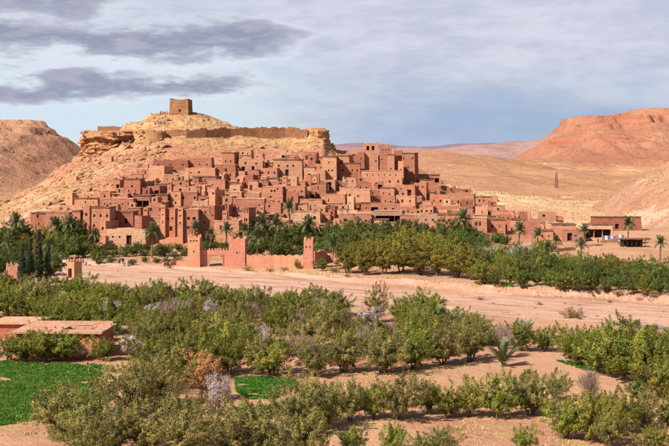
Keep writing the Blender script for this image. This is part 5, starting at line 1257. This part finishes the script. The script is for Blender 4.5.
# ------------------------------------------------------------------ crop fields and dry grass
def inside(poly, x, y):
    r = np.zeros(len(x), bool); n = len(poly)
    for i in range(n):
        x0, y0 = poly[i]; x1, y1 = poly[(i + 1) % n]
        c = ((y0 > y) != (y1 > y)) & (x < (x1 - x0) * (y - y0) / (y1 - y0 + 1e-9) + x0); r ^= c
    return r
def blades(name, polypx, density, hh, mat, label, cat, seed, bare=0.0, w=.05):
    poly = [hit(*p)[:2] for p in polypx]; P = np.array(poly); rs = np.random.RandomState(seed)
    a, b = P.min(0), P.max(0); n = int((b - a).prod() * density); x = rs.uniform(a[0], b[0], n); y = rs.uniform(a[1], b[1], n)
    k = inside(poly, x, y) & (fbm(x / 2.6, y / 2.6, 3, 3) > bare - 1 + 0 * x); x, y = x[k], y[k]; n = len(x); z = z_ground(x, y)
    g = .75 + .45 * fbm(x / 3.5, y / 1.2, 7, 3); h = hh * g * (.6 + .8 * rs.rand(n)); an = rs.rand(n) * 6.28; ww = w * (.7 + .8 * rs.rand(n))
    dx, dy = np.cos(an) * ww, np.sin(an) * ww; lx, ly = rs.normal(size=n) * h * .35, rs.normal(size=n) * h * .35
    V = np.stack([np.stack([x - dx, y - dy, z - .02], 1), np.stack([x + dx, y + dy, z - .02], 1), np.stack([x + lx + dx * .5, y + ly + dy * .5, z + h], 1), np.stack([x + lx - dx * .5, y + ly - dy * .5, z + h * .93], 1)], 1).reshape(-1, 3)
    o = link(name, npmesh(name, V, np.arange(4 * n).reshape(-1, 4), M[mat])); tag(o, label, cat, None, 'stuff')
blades('crop', [(-30, 363), (60, 363.5), (86, 366), (102, 373), (116, 379), (112, 392), (96, 410), (70, 418), (38, 420), (18, 424), (-30, 430)], 150, .24, 'crop', 'bright green crop in the large field beside the farmhouse', 'crop', 1, .58, .042)
blades('crop', [(86, 364.5), (112, 367), (118, 374), (104, 371)], 55, .35, 'crop', 'small wedge of green crop right of the large field', 'crop', 2, .75, .07)
blades('crop', [(234, 379), (258, 377.5), (296, 380), (298, 386), (276, 399), (250, 400), (236, 392)], 150, .26, 'crop', 'small bright green plot behind the rust-orange tree', 'crop', 3, .62, .042)
blades('crop', [(556, 361), (590, 363), (604, 371), (584, 371)], 45, .3, 'crop', 'strip of green weeds under the right-hand trees', 'crop', 4, .85, .07)
blades('crop', [(470, 282), (510, 284), (515, 288), (478, 286)], 30, .4, 'crop', 'green strip at the foot of the orange riverside tree', 'crop', 6, .8, .09)
blades('dry_grass', [(-30, 363), (60, 363.5), (86, 366), (102, 373), (116, 379), (112, 392), (96, 410), (70, 418), (38, 420), (18, 424), (-30, 430)], 2.2, .32, 'straw', 'pale weeds standing among the large green crop', 'weeds', 15, .95, .05)
blades('dry_grass', [(-30, 425), (30, 421), (100, 424), (110, 460), (-30, 470)], 40, .22, 'straw', 'yellowish dry grass at the bottom left corner', 'grass', 5, 1.05, .04)
blades('dry_grass', [(230, 400), (300, 396), (560, 380), (680, 400), (680, 470), (230, 470)], 16, .20, 'straw', 'thin dry grass between the foreground trees', 'grass', 7, 1.12, .035)
blades('dry_grass', [(250, 377), (480, 365), (560, 372), (560, 385), (300, 392)], 14, .18, 'straw', 'dry grass on the strip behind the middle tree row', 'grass', 8, 1.15, .04)
blades('dry_grass', [(250, 269.5), (345, 271), (345, 276), (250, 273.5)], 8, .35, 'straw', 'dry grass along the foot of the garden wall', 'grass', 9, 1.0, .07)
blades('dry_grass', [(345, 275), (480, 282), (669, 292), (669, 298), (480, 288), (345, 279)], 7, .35, 'straw', 'dry grass along the far river bank', 'grass', 10, 1.05, .07)

def scrub(name, pts, mat, label):
    rs = np.random.RandomState(len(pts)); P = np.array(pts); per = 14; c = P[:, :3] + np.array([0, 0, .1]); V, Q = leaf_cloud(rs, c, P[:, 3], per, .38, .16, .6, .6)
    tag(link(name, npmesh(name, V, Q, M[mat])), label, 'scrub', None, 'stuff')
scrub('scrub', scatter(3600, -150, 70, 350, 490, z_ksar, lambda x, y, z: (z > 6) & ((x < -66) | (z > 28)), .25, .6), 'brownbush', 'dark low scrub dotted over the fortified hill')
scrub('scrub', scatter(2600, 30, 240, 410, 640, z_all, lambda x, y, z: z > 3, .25, .6), 'brownbush', 'low scrub dotted over the pale spur and right-hand slope')
scrub('scrub', scatter(4200, -60, 420, 620, 1080, z_back, lambda x, y, z: z > 5, .4, .9), 'brownbush', 'sparse scrub dotting the orange plain behind the village')
# ------------------------------------------------------------------ people
def skin_mesh(name, verts, edges, radii, root=0, mat='skin'):
    me = bpy.data.meshes.new(name + '_cage'); me.from_pydata(verts, edges, []); o = bpy.data.objects.new(name + '_cage', me); C.objects.link(o)
    o.modifiers.new('s', 'SKIN'); sv = me.skin_vertices[0].data
    for i, r in enumerate(radii): sv[i].radius = r if isinstance(r, tuple) else (r, r)
    sv[root].use_root = True; o.modifiers.new('d', 'SUBSURF').levels = 1
    dg = bpy.context.evaluated_depsgraph_get(); res = bpy.data.meshes.new_from_object(o.evaluated_get(dg)); res.name = name
    bpy.data.objects.remove(o); bpy.data.meshes.remove(me); res.materials.clear(); res.materials.append(M[mat]); return res
def person_set(step):
    J = [(0, 0, .93), (0, 0, 1.15), (0, 0, 1.36), (0, -.01, 1.47), (0, -.02, 1.56), (0, -.02, 1.68), (.19, 0, 1.38), (.25, .02, 1.12), (.23, -.10, .90), (-.19, 0, 1.38), (-.25, .03, 1.12), (-.24, -.06, .88),
         (.10, 0, .88), (.11, -step, .48), (.11, -step * .6, .06), (.11, -step * .6 - .14, .03), (-.10, 0, .88), (-.11, step, .48), (-.11, step * 1.5, .06), (-.11, step * 1.5 - .14, .03)]
    E = [(0, 1), (1, 2), (2, 3), (3, 4), (4, 5), (2, 6), (6, 7), (7, 8), (2, 9), (9, 10), (10, 11), (0, 12), (12, 13), (13, 14), (14, 15), (0, 16), (16, 17), (17, 18), (18, 19)]
    rd = [(.15, .11), (.14, .10), (.16, .10), .055, .085, .07, .06, .042, .035, .06, .042, .035, .085, .055, .045, .035, .085, .055, .045, .035]
    body = skin_mesh('body', J, E, rd)
    si = [0, 1, 2, 6, 7, 9, 10]; mp = {v: i for i, v in enumerate(si)}
    shirt = skin_mesh('shirt', [J[i] for i in si], [(mp[a], mp[b]) for a, b in E if a in mp and b in mp], [(.18, .14), (.17, .13), (.18, .125), .082, .066, .082, .066], 0, 'cloth_white')
    ti = [0, 12, 13, 14, 16, 17, 18]; mt = {v: i for i, v in enumerate(ti)}
    trs = skin_mesh('trousers', [J[i] for i in ti], [(mt[a], mt[b]) for a, b in E if a in mt and b in mt], [(.175, .135), .11, .08, .068, .11, .08, .068], 0, 'cloth_denim')
    hair = skin_mesh('hair', [(0, .015, 1.64), (0, .02, 1.72)], [(0, 1)], [(.085, .09), (.07, .075)], 0, 'hair'); return [('body', body), ('shirt', shirt), ('trousers', trs), ('hair', hair)]
PSETS = [person_set(.03), person_set(.17)]
pr = random.Random(4)
def person(px, py, top, legs, label, at=None, rz=None, step=None, group='visitors on the summit'):
    x, y, z = at if at else hit(px, py); ps = PSETS[step if step is not None else pr.randrange(2)]; root = empty('person', (x, y, z - .02), pr.uniform(0, 6.28) if rz is None else rz)
    for nm, me in ps:
        o = link(nm, me, root)
        if nm in ('shirt', 'trousers'):
            o.material_slots[0].link = 'OBJECT'; o.material_slots[0].material = M['cloth_' + (top if nm == 'shirt' else legs)]
    tag(root, label, 'person', group)
cw = ['black', 'white', 'blue', 'red', 'grey', 'khaki', 'black', 'denim']
def crowd(pts, where, off=0):
    for i, (px, py) in enumerate(pts):
        t_, l_ = cw[(i * 3 + off) % 8], ['denim', 'black', 'khaki', 'black'][(i + off) % 4]
        person(px, py, t_, l_, f'person in {t_} and {l_}, {ORD[i + 1]} from left {where}')
crowd([(139, 118), (145.5, 116.2), (148, 115.8)], 'on the left shoulder of the summit')
crowd([(160.5, 114.6), (163, 114.3), (165.2, 114.3), (167.2, 114.2)], 'close by the left of the granary tower', 3)
crowd([(199.5, 116.6), (202.5, 117.2), (205, 117.8), (206.8, 118.4), (208.3, 119)], 'right of the granary tower', 2)
crowd([(155, 125), (158, 124.6), (161, 125), (164, 124.4)], 'on the slope between bastion and tower', 1)
for i, dx in enumerate((-2.4, -1.5, -.2, 1.2, 2.3)):
    t_ = ['black', 'grey', 'black', 'blue', 'black'][i]; person(0, 0, t_, 'black', f'person in {t_} top and black trousers, {ORD[i + 1]} from left on the bastion', at=(BAS[0] + dx, BAS[1] - BAS[3] * .35, BAS[2] + .03))
for i, (px, py, t_, l_) in enumerate([(121.5, 266.5, 'khaki', 'white'), (124.5, 267, 'white', 'khaki'), (127, 266.5, 'white', 'white'), (129, 267, 'black', 'denim'), (168, 268, 'black', 'black'), (170, 268.4, 'grey', 'black'), (83, 265, 'blue', 'violet'), (86, 265.4, 'white', 'blue'), (576, 243, 'blue', 'black'), (598, 243, 'red', 'black'), (619, 245, 'white', 'denim')]):
    wh = 'on the sandy path by the river' if px < 200 else 'near the three-bay cafe'
    person(px, py, t_, l_, f'person in {t_} top and {l_} trousers {wh}', group='walkers by the river and cafe')
